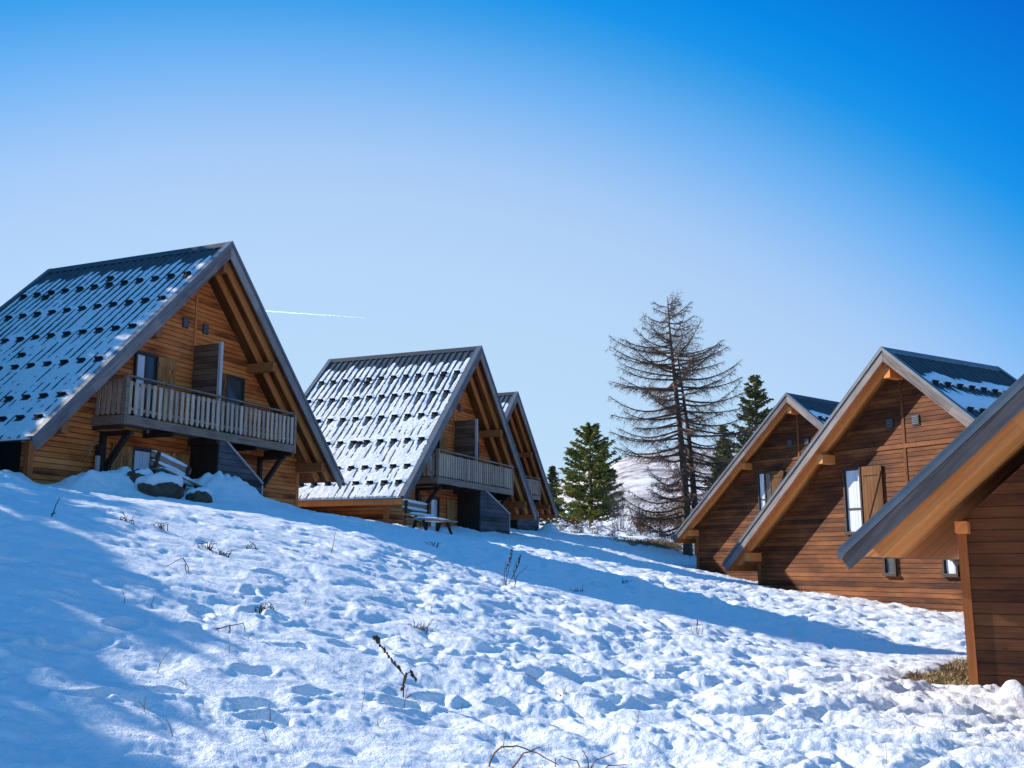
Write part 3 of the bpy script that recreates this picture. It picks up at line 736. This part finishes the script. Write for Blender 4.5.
def larch(x, y, h, label):
    z = gz(x, y) - .1; root = empty('larch_tree', (x, y, z)); setp(root, label, 'tree')
    rs = random.Random(4)
    def trunk_pt(s): return Vector((-.62*s + .10*math.sin(5*s), .05*math.sin(4*s), h*s))
    b = MB(); ts = [i/22 for i in range(23)]
    b.tube([trunk_pt(s) for s in ts], [.25*(1-s)**.9+.014 for s in ts], 9)
    # second leader leaving low down and running beside the first
    def lead_pt(s): return Vector((.62 - .62*s - .55*max(0,s-.55)*(1 if s<.8 else 1), .22, .1 + h*.80*s))
    b.tube([lead_pt(s) for s in ts], [.22*(1-s)**.9+.012 for s in ts], 8)
    b.build('trunk', M['bark'], root, smooth=True)
    c = MB(); nb = 140
    for i in range(nb):
        s = .10 + .875*(i/nb)**.92; p0 = trunk_pt(s) if i % 5 else lead_pt(min(.98, s/.84 if s < .8 else .95))
        a = i*2.39996 + rs.uniform(-.9,.9)
        prof = 4.25*min(1., (1-s)/.34)**.85*min(1., (s+.45)/.6)
        ln = min(3.75, prof*rs.uniform(.55,1.12) + .30)
        if i == 100: ln, a = 3.3, 3.0
        if i == 100: s = .73
        e = R(-8 + 34*max(0, s-.5)/.5 + rs.uniform(-8,8)) if i != 100 else R(28); da = Vector((math.cos(a), math.sin(a), 0))
        pts = []; k = 8; sag = rs.uniform(-.03,.13)*ln; up = rs.uniform(.10,.24)*ln*(1-.5*max(0,s-.5)/.5)
        w1, w2 = rs.uniform(-.3,.3), rs.uniform(-.2,.2); sd_ = Vector((-da.y, da.x, 0))
        for j in range(k+1):
            t = j/k
            pts.append(p0 + da*(ln*t*math.cos(e)) + sd_*(w1*t*t*ln*.4 + .03*math.sin(7*t+w2*9)) + Vector((0,0, ln*t*math.sin(e) - sag*math.sin(math.pi*t) + up*t**3)))
        r0 = .020 + .0135*ln
        c.tube(pts, [r0*(1-.82*j/k) for j in range(k+1)], 4, cap=False)
        n2 = int(ln*13)
        for q in range(n2):
            t = .14 + .86*q/max(1,n2) + rs.uniform(-.02,.02); t = min(t,.999); j = int(t*k); f = t*k-j
            p = pts[j].lerp(pts[min(j+1,k)], f); tang = (pts[min(j+1,k)]-pts[j]).normalized()
            sgn = rs.choice((-1,1)); l2 = (.26+.62*(1-t)**.7*min(1,ln/2.6))*rs.uniform(.45,1.3)
            d = (tang*rs.uniform(.45,1.0) + sd_*sgn*rs.uniform(.4,1.) + Vector((0,0,rs.uniform(-.75,.25)))).normalized()
            m1 = p + d*l2*.5 + Vector((0,0,-.05*l2)); m2 = p + d*l2 + Vector((0,0,-.12*l2 + .1*l2*rs.random()))
            c.tube([p, m1, m2], [.0125,.009,.004], 3, cap=False)
            for u in range(rs.randint(3,5)):
                t3 = rs.uniform(.25,1.); pp = p.lerp(m2, t3)
                d3 = Vector((rs.uniform(-.6,.6), rs.uniform(-.6,.6), rs.uniform(-1.,.45))).normalized()*rs.uniform(.10,.30)
                c.tube([pp, pp+d3], [.0075,.003], 3, cap=False)
    c.build('crown', M['larchwood'], root)
    return root

def conifer(x, y, h, rad, m, label, kind='spruce_tree', dens=1., open_=0., seed=1, group=None, z=None, skirt=.08, leaf=.16, droop=.25, power=.9):
    z = gz(x, y)-.1 if z is None else z
    root = empty(kind, (x, y, z)); setp(root, label, 'tree', group); rs = random.Random(seed); rn = np.random.default_rng(seed)
    b = MB(); b.tube([(0,0,0),(.05,0,h*.4),(0,.04,h*.75),(0,0,h*.985)], [.022*h,.016*h,.009*h,.003*h], 7)
    Cs=[];Us=[];Vs=[]; nb = int(17*h*dens)
    for i in range(nb):
        s = skirt + (1-skirt)*(i/nb)**1.05*.985; a = i*2.39996 + rs.uniform(-.5,.5)
        ln = rad*(1-s)**power*rs.uniform(.62,1.12)+.06*h*.25
        if s < skirt+.12: ln *= .8
        if rs.random() < open_: continue
        d = np.array([math.cos(a), math.sin(a), 0.]); sdv = np.array([-d[1], d[0], 0])
        el = .35*s - droop*(1-s) + rs.uniform(-.1,.1)
        p0 = np.array([0,0,h*s]); n = int(ln*26*dens)+10
        t = rn.uniform(.12,1,n)**.75
        c = p0 + np.outer(t*ln, d) + np.outer(t*ln*el + .12*ln*t**3, [0,0,1]) + np.outer(rn.normal(0,.20,n)*ln*(1.05-t)*.8 + rn.normal(0,.05,n), sdv)
        c[:,2] -= np.abs(rn.normal(0,.05,n))*(1+.6*ln)
        u = unit(d*1.0 + sdv*rn.normal(0,.7,n)[:,None] + np.array([0,0,1])*rn.normal(-.05,.45,n)[:,None])*(leaf*rn.uniform(.6,1.3,n))[:,None]
        v = unit(np.cross(u, rn.normal(0,1,(n,3))))*(leaf*.30*rn.uniform(.6,1.2,n))[:,None]
        Cs.append(c);Us.append(u);Vs.append(v)
        b.tube([tuple(p0), tuple(p0+d*ln*.6+np.array([0,0,el*ln*.6]))], [.012+.006*ln,.006], 3, cap=False)
    b.build('trunk', M['bark'], root, smooth=True)
    quads('crown', np.concatenate(Cs), np.concatenate(Us), np.concatenate(Vs), m, root)
    return root

def shrub(x, y, h, rad, m, label, snow=0, leaves=None, seed=1, group=None, kind='bare_shrub', nstem=26, cat='shrub', thick=.012):
    z = gz(x, y)-.05; root = empty(kind, (x, y, z)); setp(root, label, cat, group); rs = random.Random(seed); rn = np.random.default_rng(seed)
    b = MB(); tips = []
    for i in range(nstem):
        a = rs.uniform(0, 2*math.pi); lean = rs.uniform(.05,1.)*rad; hh = h*rs.uniform(.55,1.05)*(1-.35*lean/rad)
        p = Vector((math.cos(a)*.12*rad, math.sin(a)*.12*rad, 0)); q = Vector((math.cos(a)*lean*.55, math.sin(a)*lean*.55, hh*.6)); r_ = Vector((math.cos(a)*lean, math.sin(a)*lean, hh))
        b.tube([p,q,r_], [thick,thick*.7,thick*.3], 3, cap=False)
        for k in range(7):
            s = rs.uniform(.35,1.); pp = p.lerp(q, s/.6) if s < .6 else q.lerp(r_, (s-.6)/.4)
            d = Vector((rs.uniform(-1,1),rs.uniform(-1,1),rs.uniform(-.1,.9))).normalized()*rs.uniform(.12,.35)*h*.6
            b.tube([pp,pp+d],[thick*.5,thick*.2],3,cap=False); tips.append(pp+d)
    b.build('twigs', M['greytwig'] if m is None else m, root)
    if leaves:
        mt, n, sz = leaves; T = np.array([tuple(t) for t in tips]); c = T[rn.integers(0,len(T),n)] + rn.normal(0,.10*h,(n,3)); c[:,2] = np.maximum(c[:,2],.05)
        u = unit(rn.normal(0,1,(n,3)))*sz; v = unit(np.cross(u, rn.normal(0,1,(n,3))))*sz*.6
        quads('foliage', c, u, v, mt, root)
    if snow:
        s_ = MB()
        for i in range(snow):
            t = rs.choice(tips); s_.ball((t.x,t.y,t.z*rs.uniform(.55,1.)), rs.uniform(.05,.12), 7, 5, (1.6,1.4,.6), .18)
        s_.build('snow_load', M['roofsnow'], root, smooth=True)
    return root

larch(9.35, 53.4, 14.2, 'tall bare larch with two trunks and long drooping twiggy branches')
conifer(6.0, 76., 8.1, 3.1, M['pine'], 'bushy sunlit evergreen with yellow green needles left of the bare larch', 'pine_tree', 1.5, .25, 3, skirt=.10, leaf=.17, droop=-.10, power=.44)
conifer(4.0, 98., 6.6, 1.7, M['spruce'], 'dark conifer just right of the farthest left chalet roof', 'spruce_tree', .9, .0, 5, skirt=.05, leaf=.22)
conifer(18.4, 74., 12.7, 4.2, M['olive2'], 'pointed dark spruce rising behind the small right hand chalet', 'spruce_tree', 1.25, .28, 8, leaf=.17, power=.85, droop=.25)
conifer(15.0, 70., 7.4, 2.6, M['olive'], 'olive green conifer seen through the right branches of the larch', 'spruce_tree', .9, .12, 9, leaf=.2)
conifer(17.6, 82., 9.6, 2.6, M['olive'], 'yellowish conifer between the larch and the pointed dark spruce', 'spruce_tree', .9, .10, 10, leaf=.22)
SHX, SHY, SHT = -.9135, .4067, .577      # horizontal direction to the sun and the climb of its rays
for i, f in enumerate((.06,.15,.24,.33,.42,.51,.60,.69,.78,.87,.95)):  # unseen trees added sunward, heights set so their shadows cover the roof slope
    ex, ey, ez = -10.5+2.4*f, 21.6+5.8*f, 2.7+6.34*f; t = 12.5 + (0, 2.4, .8, 3.0, .3, 2.6, 1.2, 3.4, .5, 2.2, 1.)[i]
    x, y = ex+SHX*t, ey+SHY*t; hh = ez - .02 + SHT*t - float(base_h(np.array([x]), np.array([y]))[0])
    conifer(x, y, hh, 2.2, M['spruce'], 'unseen tall spruce added outside the left picture edge to shade the ribbed roof', 'spruce_tree', .8, 0, 20+i, 'unseen spruces added to shade the left roof', leaf=.28, power=.8)
for i, (yt, t, k) in enumerate(((5.2,12.,-.30),(7.0,14.5,-.34),(8.6,12.5,-.29),(10.4,15.,-.36),(12.2,12.5,-.37),(14.2,14.5,-.39),(16.4,12.5,-.42),(18.6,15.,-.45),(20.8,13.,-.49),(6.2,17.,-.42),(9.6,18.,-.46),(13.2,18.,-.48),(17.,18.,-.52),(7.6,20.5,-.50),(11.4,21.,-.54),(5.4,15.,-.42),(8.0,15.6,-.40),(15.,20.5,-.56))):  # unseen trees added so their shadow tips land across the left foreground
    xt = k*yt; x, y = xt+SHX*t, yt+SHY*t
    hh = max(3.5, float(base_h(np.array([xt]), np.array([yt]))[0]) + SHT*t - float(base_h(np.array([x]), np.array([y]))[0]))
    conifer(x, y, hh, 2.6+.3*(i%3), M['spruce'], 'unseen young spruce added outside the left picture edge to shade the foreground', 'spruce_tree', .8, 0, 200+i, 'unseen young spruces added to shade the foreground', leaf=.24, power=.75, skirt=.03)
shrub(8.0, 73.5, 4.6, 1.9, None, 'large purple grey leafless bush right of the sunlit evergreen', 0, None, 31, nstem=46)
shrub(9.6, 75., 3.4, 1.5, None, 'leafless bush behind the left branches of the larch', 0, None, 32, nstem=36)
for i, (px, py, d, hh, rr, sn, lab) in enumerate((
    (560,527,62,1.15,1.0,26,'snow laden low bush touching the farthest left chalet'),
    (577,528,61,1.05,1.0,22,'snow laden low bush with russet twigs below the evergreen'),
    (594,530,60,1.1,1.1,24,'low bush with snow clumps, middle of the row below the evergreen'),
    (612,531,60,1.15,1.1,18,'dark low snowy bush under the left branches of the larch'),
    (628,530,62,1.0,1.0,20,'rightmost snow dusted bush of the row left of the brown hedge'))):
    x = (px-512)/F_PX*d; shrub(x, d, hh, rr, None, lab, sn, (M['rust'], 60, .06) if i == 1 else None, 40+i, 'snowy bushes along the far path', nstem=30)
for i, (px, d, hh, rr, lab) in enumerate(((642,63,1.9,1.3,'rust brown leafy bush, left one behind the larch trunk'),(660,62,2.3,1.4,'rust brown leafy bush, middle one behind the larch trunk'),(676,64,2.6,1.4,'tall rust brown bush directly behind the larch trunk'),(700,66,2.6,1.5,'brown bush between the larch trunk and the small right hand chalet'))):
    x = (px-512)/F_PX*d; shrub(x, d, hh, rr, None, lab, 0, (M['rust'], 900, .055), 50+i, 'brown bushes behind the larch', 'leafy_bush', nstem=24)

# dry grass: on the bank below the larch, and under the near eave
def blades(name, label, pts, hmin, hmax, wd=.008):
    n = len(pts); rn = np.random.default_rng(n); Z = snow_h(pts[:,0], pts[:,1])[0] + CZ
    base = np.c_[pts, Z-.02]; hgt = rn.uniform(hmin, hmax, n); lean = rn.normal(0,.6,(n,2))*hgt[:,None]
    a = rn.uniform(0, 2*np.pi, n); U = np.c_[np.cos(a), np.sin(a), np.zeros(n)]*wd
    Vv = np.c_[lean, hgt]*.5
    o = quads(name, base+Vv, U, Vv, M['drygrass']); setp(o, label, 'dry grass', kind='stuff')
rn_ = np.random.default_rng(77)
pp = np.c_[rn_.normal(8.0,1.3,1500), rn_.normal(55.5,.7,1500)]
blades('dry_grass', 'dry straw grass poking from the earth bank below the larch', pp, .05, .24, .012)
gphi = R(-29.54); G0 = np.array([9.46,7.59]); gU = np.array([math.cos(gphi), math.sin(gphi)]); gV = np.array([-math.sin(gphi), math.cos(gphi)])
q = np.c_[rn_.uniform(-6.75,-5.88,1500), rn_.uniform(3.0,9.6,1500)]
pp = G0 + q[:,:1]*gU + q[:,1:]*gV
blades('dry_grass', 'strip of dry yellow grass under the eave of the nearest right hand chalet', pp, .015, .06, .006)

# ------------------------------------------------------------------ benches, table, rocks
def bench(x, y, z, rz, tilt, label, ln=1.5, snow=.06):
    root = empty('wooden_bench', (x, y, z), rz); root.rotation_euler = (R(4), tilt, rz); setp(root, label, 'bench')
    for i, w in enumerate((.58,.80)):
        b = MB(); b.box(-ln/2, ln/2, .20+.03*i, .25+.03*i, w-.075, w+.075); s = b.build('back_slat', M['grey'], root, bevel=.008)
        t = MB(); t.ball((0,.225+.03*i,w+.085), .5, 22, 6, (ln, .10, .11), .10); t.build('snow_cap', M['roofsnow'], s, smooth=True)
    b = MB()
    for k in range(3): b.box(-ln/2, ln/2, -.26+k*.15, -.26+k*.15+.135, .41, .45)
    s = b.build('seat', M['grey'], root, bevel=.006)
    t = MB(); t.ball((0,-.05,.46), .5, 24, 7, (ln*.98, .46, .17), .06); t.build('snow_cap', M['roofsnow'], s, smooth=True)
    for sx in (-1,1):
        b = MB(); b.box(sx*(ln/2-.16)-.04, sx*(ln/2-.16)+.04, .15, .22, -.15, .90); b.build('leg', M['darkwood'], root, bevel=.006)
        b = MB(); b.box(sx*(ln/2-.16)-.04, sx*(ln/2-.16)+.04, -.26, -.18, -.15, .41); b.build('leg', M['darkwood'], root, bevel=.006)
    return root
gd = R(67.5)
bench(-8.35, 24.35, gz(-8.35,24.35)+.02, gd, R(13), 'leaning wooden bench capped with snow before the blue roofed chalet', 1.45)
bench(-3.05, 33.3, gz(-3.05,33.3)-.02, gd, R(2), 'level wooden bench with snow on its slats beside the middle chalet wall', 1.9)
def table(x, y, z, rz, label, ln=2.3):
    root = empty('picnic_table', (x,y,z), rz); setp(root, label, 'table')
    b = MB()
    for k in range(4): b.box(-ln/2, ln/2, -.36+k*.18, -.36+k*.18+.165, .66, .71)
    s = b.build('tabletop', M['grey'], root, bevel=.006)
    t = MB(); t.ball((0,0,.715), .5, 26, 7, (ln*.97,.74,.14), .05); t.build('snow_cap', M['roofsnow'], s, smooth=True)
    for sx in (-1,1):
        for sy in (-1,1):
            b = MB(); b.bar((sx*(ln/2-.3), sy*.42, -.1),(sx*(ln/2-.3), sy*.12, .66),.08,.06,up=(1,0,0)); b.build('leg', M['darkwood'], root)
    return root
table(-2.55, 31.9, gz(-2.55,31.9)-.33, gd, 'low snow topped wooden table before the bench of the middle chalet')
def rock(x, y, r, sq, label, seed):
    random.seed(seed); z = gz(x,y)
    root = empty('boulder', (x,y,z)); setp(root, label, 'rock')
    b = MB(); b.ball((0,0,r*.12), r, 40, 26, sq, 0); v = np.array(b.v)
    n = fbm(v[:,0]*3.1+seed, v[:,1]*3.1+v[:,2]*2.3, 4, 80) + .6*np.abs(perlin(v[:,0]*5+v[:,2]*4, v[:,1]*5-v[:,2]*3, 81)); c = np.array([0,0,r*.12])
    b.v = [tuple(p) for p in c + (v-c)*(1+.34*n)[:,None]]; b.build('stone', M['rock'], root)
    s = MB(); s.ball((.0,.04,r*.12+r*sq[2]*.62), r*.98, 36, 16, (sq[0],sq[1],.50), 0); v = np.array(s.v); c = v.mean(0)
    s.v = [tuple(p) for p in c + (v-c)*(1+.40*fbm(v[:,0]*3.4+seed, v[:,1]*3.4, 3, 83))[:,None]]; s.build('snow_cap', M['roofsnow'], root, smooth=True)
rock(-8.25,23.15,.46,(1.15,.8,.72),'dark flat boulder under the leaning snowy bench',5)
rock(-7.55,24.0,.30,(1.,.8,.9),'small dark stone right of the flat boulder at the snow heap',6)
rock(-8.75,23.35,.26,(1.,.8,.9),'small snowy stone left of the flat boulder',9)
random.seed(99)

# ------------------------------------------------------------------ dry plants in the snow
def stalks(name, label, cat, base_px, lines, m, rad=.004, pods=None, group=None, jit=.0, sink=.03):
    """a dead plant standing in the snow; lines are (dx, dz, dy) offsets in metres from its foot"""
    x, y = ground_at(*base_px); z = gz(x, y); root = empty(name, (x, y, z-sink)); setp(root, label, cat, group)
    b = MB()
    for ln in lines:
        pts = [Vector((p[0], p[2] if len(p) > 2 else 0, p[1])) for p in ln]
        # smooth
        q = []
        for i in range(len(pts)-1):
            for t in (0,.33,.66): q.append(pts[i].lerp(pts[i+1], t) + Vector((random.uniform(-1,1),random.uniform(-1,1),random.uniform(-1,1)))*rad*.8)
        q.append(pts[-1]); n = len(q)
        b.tube(q, [rad*(1-.6*i/n) for i in range(n)], 5)
    b.build('stem', m, root)
    if pods:
        p_ = MB()
        for (a, c, n, s) in pods:
            a = Vector(a); c = Vector(c)
            for i in range(n):
                o = a.lerp(c, (i+.5)/n) + Vector((random.uniform(-1,1),random.uniform(-1,1),random.uniform(-1,1)))*s*.7
                p_.ball(o, s*random.uniform(.6,1.2), 6, 4, (1,.8,1.25), .3)
        p_.build('seed_pods', m, root)
    return root
stalks('dry_stalk','drooping dark seed stalk leaning left in the foreground snow','dry plant',(404,694),
   [[(0,0),(-.01,.12,.02),(.0,.22,.03),(-.10,.32,.05),(-.20,.44,.07),(-.27,.55,.08),(-.285,.53,.08)],[(.0,.17),(.03,.24,-.02),(.075,.27,-.03),(.10,.19,-.04)],[(0,.02),(.06,.07,.03)]], M['dryplant'], .006,
   [((-.03,.03,.26),(-.285,.08,.55),18,.0115),((-.25,.08,.50),(-.28,.08,.55),6,.018),((.05,-.02,.27),(.105,-.04,.18),10,.011),((-.02,.02,.10),(.02,.02,.24),12,.012)])
stalks('bent_twig','dark arched twig in the shaded snow at left','dry plant',(226,631),[[(-.17,-.02),(-.13,.06,.02),(.0,.085,.04),(.15,.11,.04),(.17,.03,.03)],[(.02,.09,.04),(.02,-.02,.03)]], M['dryplant'], .007)
stalks('thin_stem','single thin reddish stem standing alone before the middle chalet','dry plant',(331,552),[[(0,0),(.03,.17),(.06,.36)]], M['redstem'], .007)
stalks('dead_weed','open tuft of dark seeded twigs at the edge of the blue shadow','dry plant',(506,585),
   [[(0,0),(.02,.25,.1),(.10,.55,.2),(.12,.72,.2)],[(.0,0),(-.03,.25,.0),(-.01,.48,.1)],[(.16,0,.1),(.18,.22,.1),(.40,.42,.2)],[(.05,.1),(.22,.42,.2),(.28,.64,.3)],[(.17,.1,.1),(.13,.32,.1),(.21,.55,.1)]], M['dryplant'], .008,
   [((.0,.0,.30),(.11,.2,.7),10,.018),((.14,.1,.25),(.27,.3,.62),9,.016)])
stalks('dead_weed','small reddish sprig in the lit snow right of the dark seed stalk','dry plant',(563,697),[[(0,0),(-.04,.05),(-.07,.04,.03)],[(0,0),(.02,.09,.02),(.04,.13)],[(0,.0),(.06,.05,.02)],[(.01,0),(.0,.10,-.02)]], M['redstem'], .004,[((-.03,0,.02),(.04,.01,.05),6,.010)])
stalks('dead_weed','upright reddish sprigs on the far side of the tapering shadow','dry plant',(697,637),[[(0,0),(.0,.12),(.02,.30)],[(0,0),(-.07,.10),(-.09,.2)],[(.06,0),(.09,.14),(.10,.24)],[(.0,.05),(.05,.18)]], M['redstem'], .006,[((0,0,.16),(.02,0,.3),5,.012)])
stalks('bent_twig','thin grey stalk bent like a tent pole, upper left of the snow','dry plant',(186,572),[[(-.42,.02),(-.24,.10,.02),(-.05,.20,.02)],[(-.05,.20,.02),(.02,.10),(.04,-.02)],[(-.02,.13,.02),(.0,-.02,.05)]], M['dryplant'], .006)
stalks('bent_twig','short dark twig in the blue shade near the left edge','dry plant',(50,517),[[(0,-.02),(.05,.12),(.10,.26)],[(.02,.05),(.06,.08)]], M['dryplant'], .009)
stalks('dry_stalk','pair of tall pale stalks before the wall of the blue roofed chalet','dry plant',(84,487),[[(0,0),(-.05,.55),(.12,1.0),(.26,1.35)],[(-.02,0),(-.12,.5),(-.10,.75),(.05,1.05),(.18,1.15)],[(.02,.85),(-.06,.98)],[(.12,1.02),(.19,1.02)]], M['palestem'], .010,[((.02,0,.75),(.25,0,1.3),14,.018)])
stalks('thin_stem','pale upright stem near the bottom right edge','dry plant',(887,768),[[(0,-.02),(.003,.12),(-.002,.21)]], M['palestem'], .003)
stalks('dry_grass_blade','long arched brown grass blade at the bottom centre','dry plant',(486,770),
   [[(0,-.05),(.04,.09),(.11,.155),(.21,.15,.02),(.36,.10,.05),(.50,.02,.06)],[(.16,-.02),(.26,.10,.03),(.38,.14,.06)]], M['redstem'], .0075)
stalks('dry_grass_blade','tangle of brown grass right of the arched blade, bottom centre','dry plant',(585,770),
   [[(0,-.03),(-.06,.08),(-.17,.11,.03)],[(0,-.03),(.08,.09),(.22,.13,.03)],[(.03,-.02),(.02,.10),(-.02,.16)],[(.08,-.02),(.17,.05),(.30,.05,.04)],[(-.22,-.02),(-.21,.10)]], M['redstem'], .006)
TUFT = [(221,553,'brown grass tuft poking through the sunlit snow below the left balcony'),(205,546,'small dark tuft left of the brown grass tuft'),(160,526,'dark tuft at the boundary of blue shade and sun, upper left'),(263,608,'dark tuft above the arched twig'),
        (127,521,'thin row of dark grass in the snow below the leaning bench'),(500,527,'dark speck of weed in the blue shadow below the stair flank'),(433,546,'weed in the blue shadow below the middle chalet, left one'),(577,590,'low weeds at the near rim of the tapering shadow'),(625,583,'weed lying in the middle of the tapering shadow'),(420,628,'reddish grass tuft above right of the dark seed stalk'),(250,548,'faint grass tuft in the lit snow right of the brown tuft')]
for i, (px, py, lab) in enumerate(TUFT):
    ls = []
    for k in range(13):
        a = random.uniform(-1,1); hh = random.uniform(.05,.17); dx = random.uniform(-.11,.11)
        ls.append([(dx,-.02,random.uniform(-.05,.05)),(dx+a*.03,hh*.6,random.uniform(-.05,.05)),(dx+a*.11,hh*random.uniform(.3,1),random.uniform(-.08,.08))])
    stalks('grass_tuft', lab, 'grass tuft', (px,py), ls, M['dryplant'] if i != 9 else M['redstem'], .0065, group='grass tufts in the snow')

rs_ = random.Random(12)
for i in range(34):
    px, py = rs_.uniform(120, 1000), rs_.uniform(545, 752)
    if py < 520 + .16*px or (px > 860 and py < 690): continue
    hh = rs_.uniform(.06,.22); a = rs_.uniform(-.6,.6)
    stalks('dry_weed', 'tiny dry stem poking out of the trampled snow', 'dry weed', (px,py), [[(0,-.02),(a*.3*hh,hh*.5,rs_.uniform(-.03,.03)),(a*hh,hh,rs_.uniform(-.05,.05))]] + ([[(a*.2*hh,hh*.4),(a*hh-.05,hh*.75)]] if i % 3 == 0 else []), M[('palestem','redstem','dryplant')[i%3]], .0035, group='tiny dry stems in the snow')

# ------------------------------------------------------------------ far things
def hut(x, y, label):
    z = gz(x,y); root = empty('small_cabin', (x,y,z), R(20)); setp(root, label, 'cabin')
    b = MB(); b.prism([(-1.8,-1),(1.8,-1),(1.8,1.6),(0,2.9),(-1.8,1.6)],0,4.); b.build('wall', M['siding_dark'], root)
    b = MB()
    for s in (-1,1): b.prism([(0,3.0),(s*2.2,1.42),(s*2.2,1.57),(0,3.17)][::s], -.3, 4.3)
    b.build('roof', M['metal'], root)
    b = MB()
    for s in (-1,1): b.prism([(0,3.18),(s*2.15,1.62),(s*2.15,1.85),(0,3.45)][::s], -.28, 4.28)
    b.build('roof_snow', M['roofsnow'], root)
hut(6.4, 112., 'tiny snow roofed cabin far behind, left of the evergreen')
def mast(x, y, h, label):
    z = gz(x,y)+2; root = empty('lift_pylon', (x,y,z)); setp(root, label, 'pylon')
    b = MB()
    for sx in (-1,1):
        b.tube([(sx*.9,0,0),(sx*.35,0,h)],[.09,.06],5)
    for i in range(7):
        w0 = .9-.55*i/7; w1 = .9-.55*(i+1)/7; b.tube([(-w0,0,h*i/7),(w1,0,h*(i+1)/7)],.035,4)
    b.build('tower', M['metal_light'], root)
    b = MB(); b.box(-1.7,1.7,-.08,.08,h-.5,h-.35); b.box(-1.3,1.3,-.08,.08,h-3.2,h-3.05); b.build('crossarm', M['metal_light'], root)
mast(11.3, 250., 19., 'thin distant lattice pylon between the farthest left chalet and the evergreen')
def contrail():
    def ray(px, py, t):
        X = (px-512)/F_PX; V = -(py-384)/F_PX
        return Vector((X, math.cos(PITCH)-V*math.sin(PITCH), math.sin(PITCH)+V*math.cos(PITCH)))*t + Vector((0,0,CZ))
    a = ray(250, 310, 9000); c = ray(368, 318, 9000)
    root = empty('contrail', a); setp(root, 'thin white aircraft trail low in the blue sky right of the left chalet', 'contrail')
    m, nt_, b_ = mat('ice_cloud'); b_.inputs['Base Color'].default_value = (.9,.9,.9,1); b_.inputs['Roughness'].default_value = 1.
    tl = N(nt_, 'ShaderNodeBsdfTranslucent'); tl.inputs[0].default_value = (.6,.62,.66,1); ad = N(nt_, 'ShaderNodeAddShader'); nt_.links.new(b_.outputs[0], ad.inputs[0]); nt_.links.new(tl.outputs[0], ad.inputs[1]); nt_.links.new(ad.outputs[0], nt_.nodes['Material Output'].inputs[0])
    b = MB(); n = 60; pts=[]; rad=[]
    for i in range(n+1):
        t = i/n; pts.append((c-a)*t + Vector((0,0,random.uniform(-2.5,2.5)))); rad.append((5.2*(1-t)**.8+.3)*random.uniform(.7,1.15))
    b.tube(pts, rad, 8); b.build('trail', m, root, smooth=True)
contrail()

# ------------------------------------------------------------------ light, sky, camera
SUN_AZ = 66.0          # degrees to the left of the view direction
SUN_EL = 30.0
az = R(-SUN_AZ)        # measured from +Y towards +X
sd = Vector((math.sin(az)*math.cos(R(SUN_EL)), math.cos(az)*math.cos(R(SUN_EL)), math.sin(R(SUN_EL))))
sl = bpy.data.lights.new('sun', 'SUN'); sl.energy = 3.25; sl.angle = R(.5); sl.color = (1., .93, .82)
so = bpy.data.objects.new('sun', sl); COL.objects.link(so); so.rotation_euler = (-sd).to_track_quat('-Z', 'Y').to_euler(); so.location = sd*60
w = bpy.data.worlds.new('World'); scene.world = w; w.use_nodes = True; nt = w.node_tree
sky = N(nt, 'ShaderNodeTexSky'); sky.sky_type = 'NISHITA'; sky.sun_disc = False
sky.sun_elevation = R(SUN_EL); sky.sun_rotation = az; sky.altitude = 1800; sky.air_density = 1.; sky.dust_density = .6; sky.ozone_density = 2.5
hs = N(nt, 'ShaderNodeHueSaturation'); hs.inputs['Saturation'].default_value = 1.35; hs.inputs['Hue'].default_value = .497
nt.links.new(sky.outputs[0], hs.inputs['Color'])
# polarised winter sky: a broad pale glow low down, deepening with the angle away from it
tc_ = N(nt, 'ShaderNodeTexCoord')
dt = N(nt, 'ShaderNodeVectorMath', operation='DOT_PRODUCT'); nt.links.new(tc_.outputs['Generated'], dt.inputs[0]); dt.inputs[1].default_value = (-.1569, .8978, -.4115)
q_ = math_(nt, 'DIVIDE', math_(nt, 'ARCCOSINE', dt.outputs['Value']), math.pi)
lin = lambda r, g, b: tuple((c/255/12.92 if c < 11 else ((c/255+.055)/1.055)**2.4) for c in (r, g, b))
stops = [(30,(190,218,243)),(41,(185,215,244)),(45,(178,208,244)),(47.5,(167,202,245)),(49.5,(148,193,243)),(52.2,(113,179,242)),(55,(66,160,233)),(56.8,(24,148,234)),(59,(2,136,229)),(64.5,(0,105,211)),(74,(0,100,206)),(100,(70,156,230))]
hz = ramp(nt, q_, [(a/180., lin(*c)) for a, c in stops])
hz = mix(nt, 1., hz, (3.0,3.0,3.0), 'MULTIPLY')
mx = mix(nt, .95, hs.outputs[0], hz)
bg = nt.nodes['Background']; nt.links.new(mx, bg.inputs[0]); bg.inputs[1].default_value = .15

cam = bpy.data.cameras.new('camera'); co = bpy.data.objects.new('camera', cam); COL.objects.link(co)
cam.sensor_width = 36; cam.lens = F_PX/1024*36; cam.clip_start = .1; cam.clip_end = 20000
co.location = (0, 0, CZ); co.rotation_euler = (R(90)+PITCH, 0, 0); scene.camera = co
vs = scene.view_settings; vs.view_transform = 'Standard'; vs.look = 'None'; vs.exposure = 1.15; vs.gamma = 1; vs.use_curve_mapping = False
scene.cycles.max_bounces = 6; scene.cycles.diffuse_bounces = 4; scene.cycles.glossy_bounces = 2; scene.cycles.transmission_bounces = 2
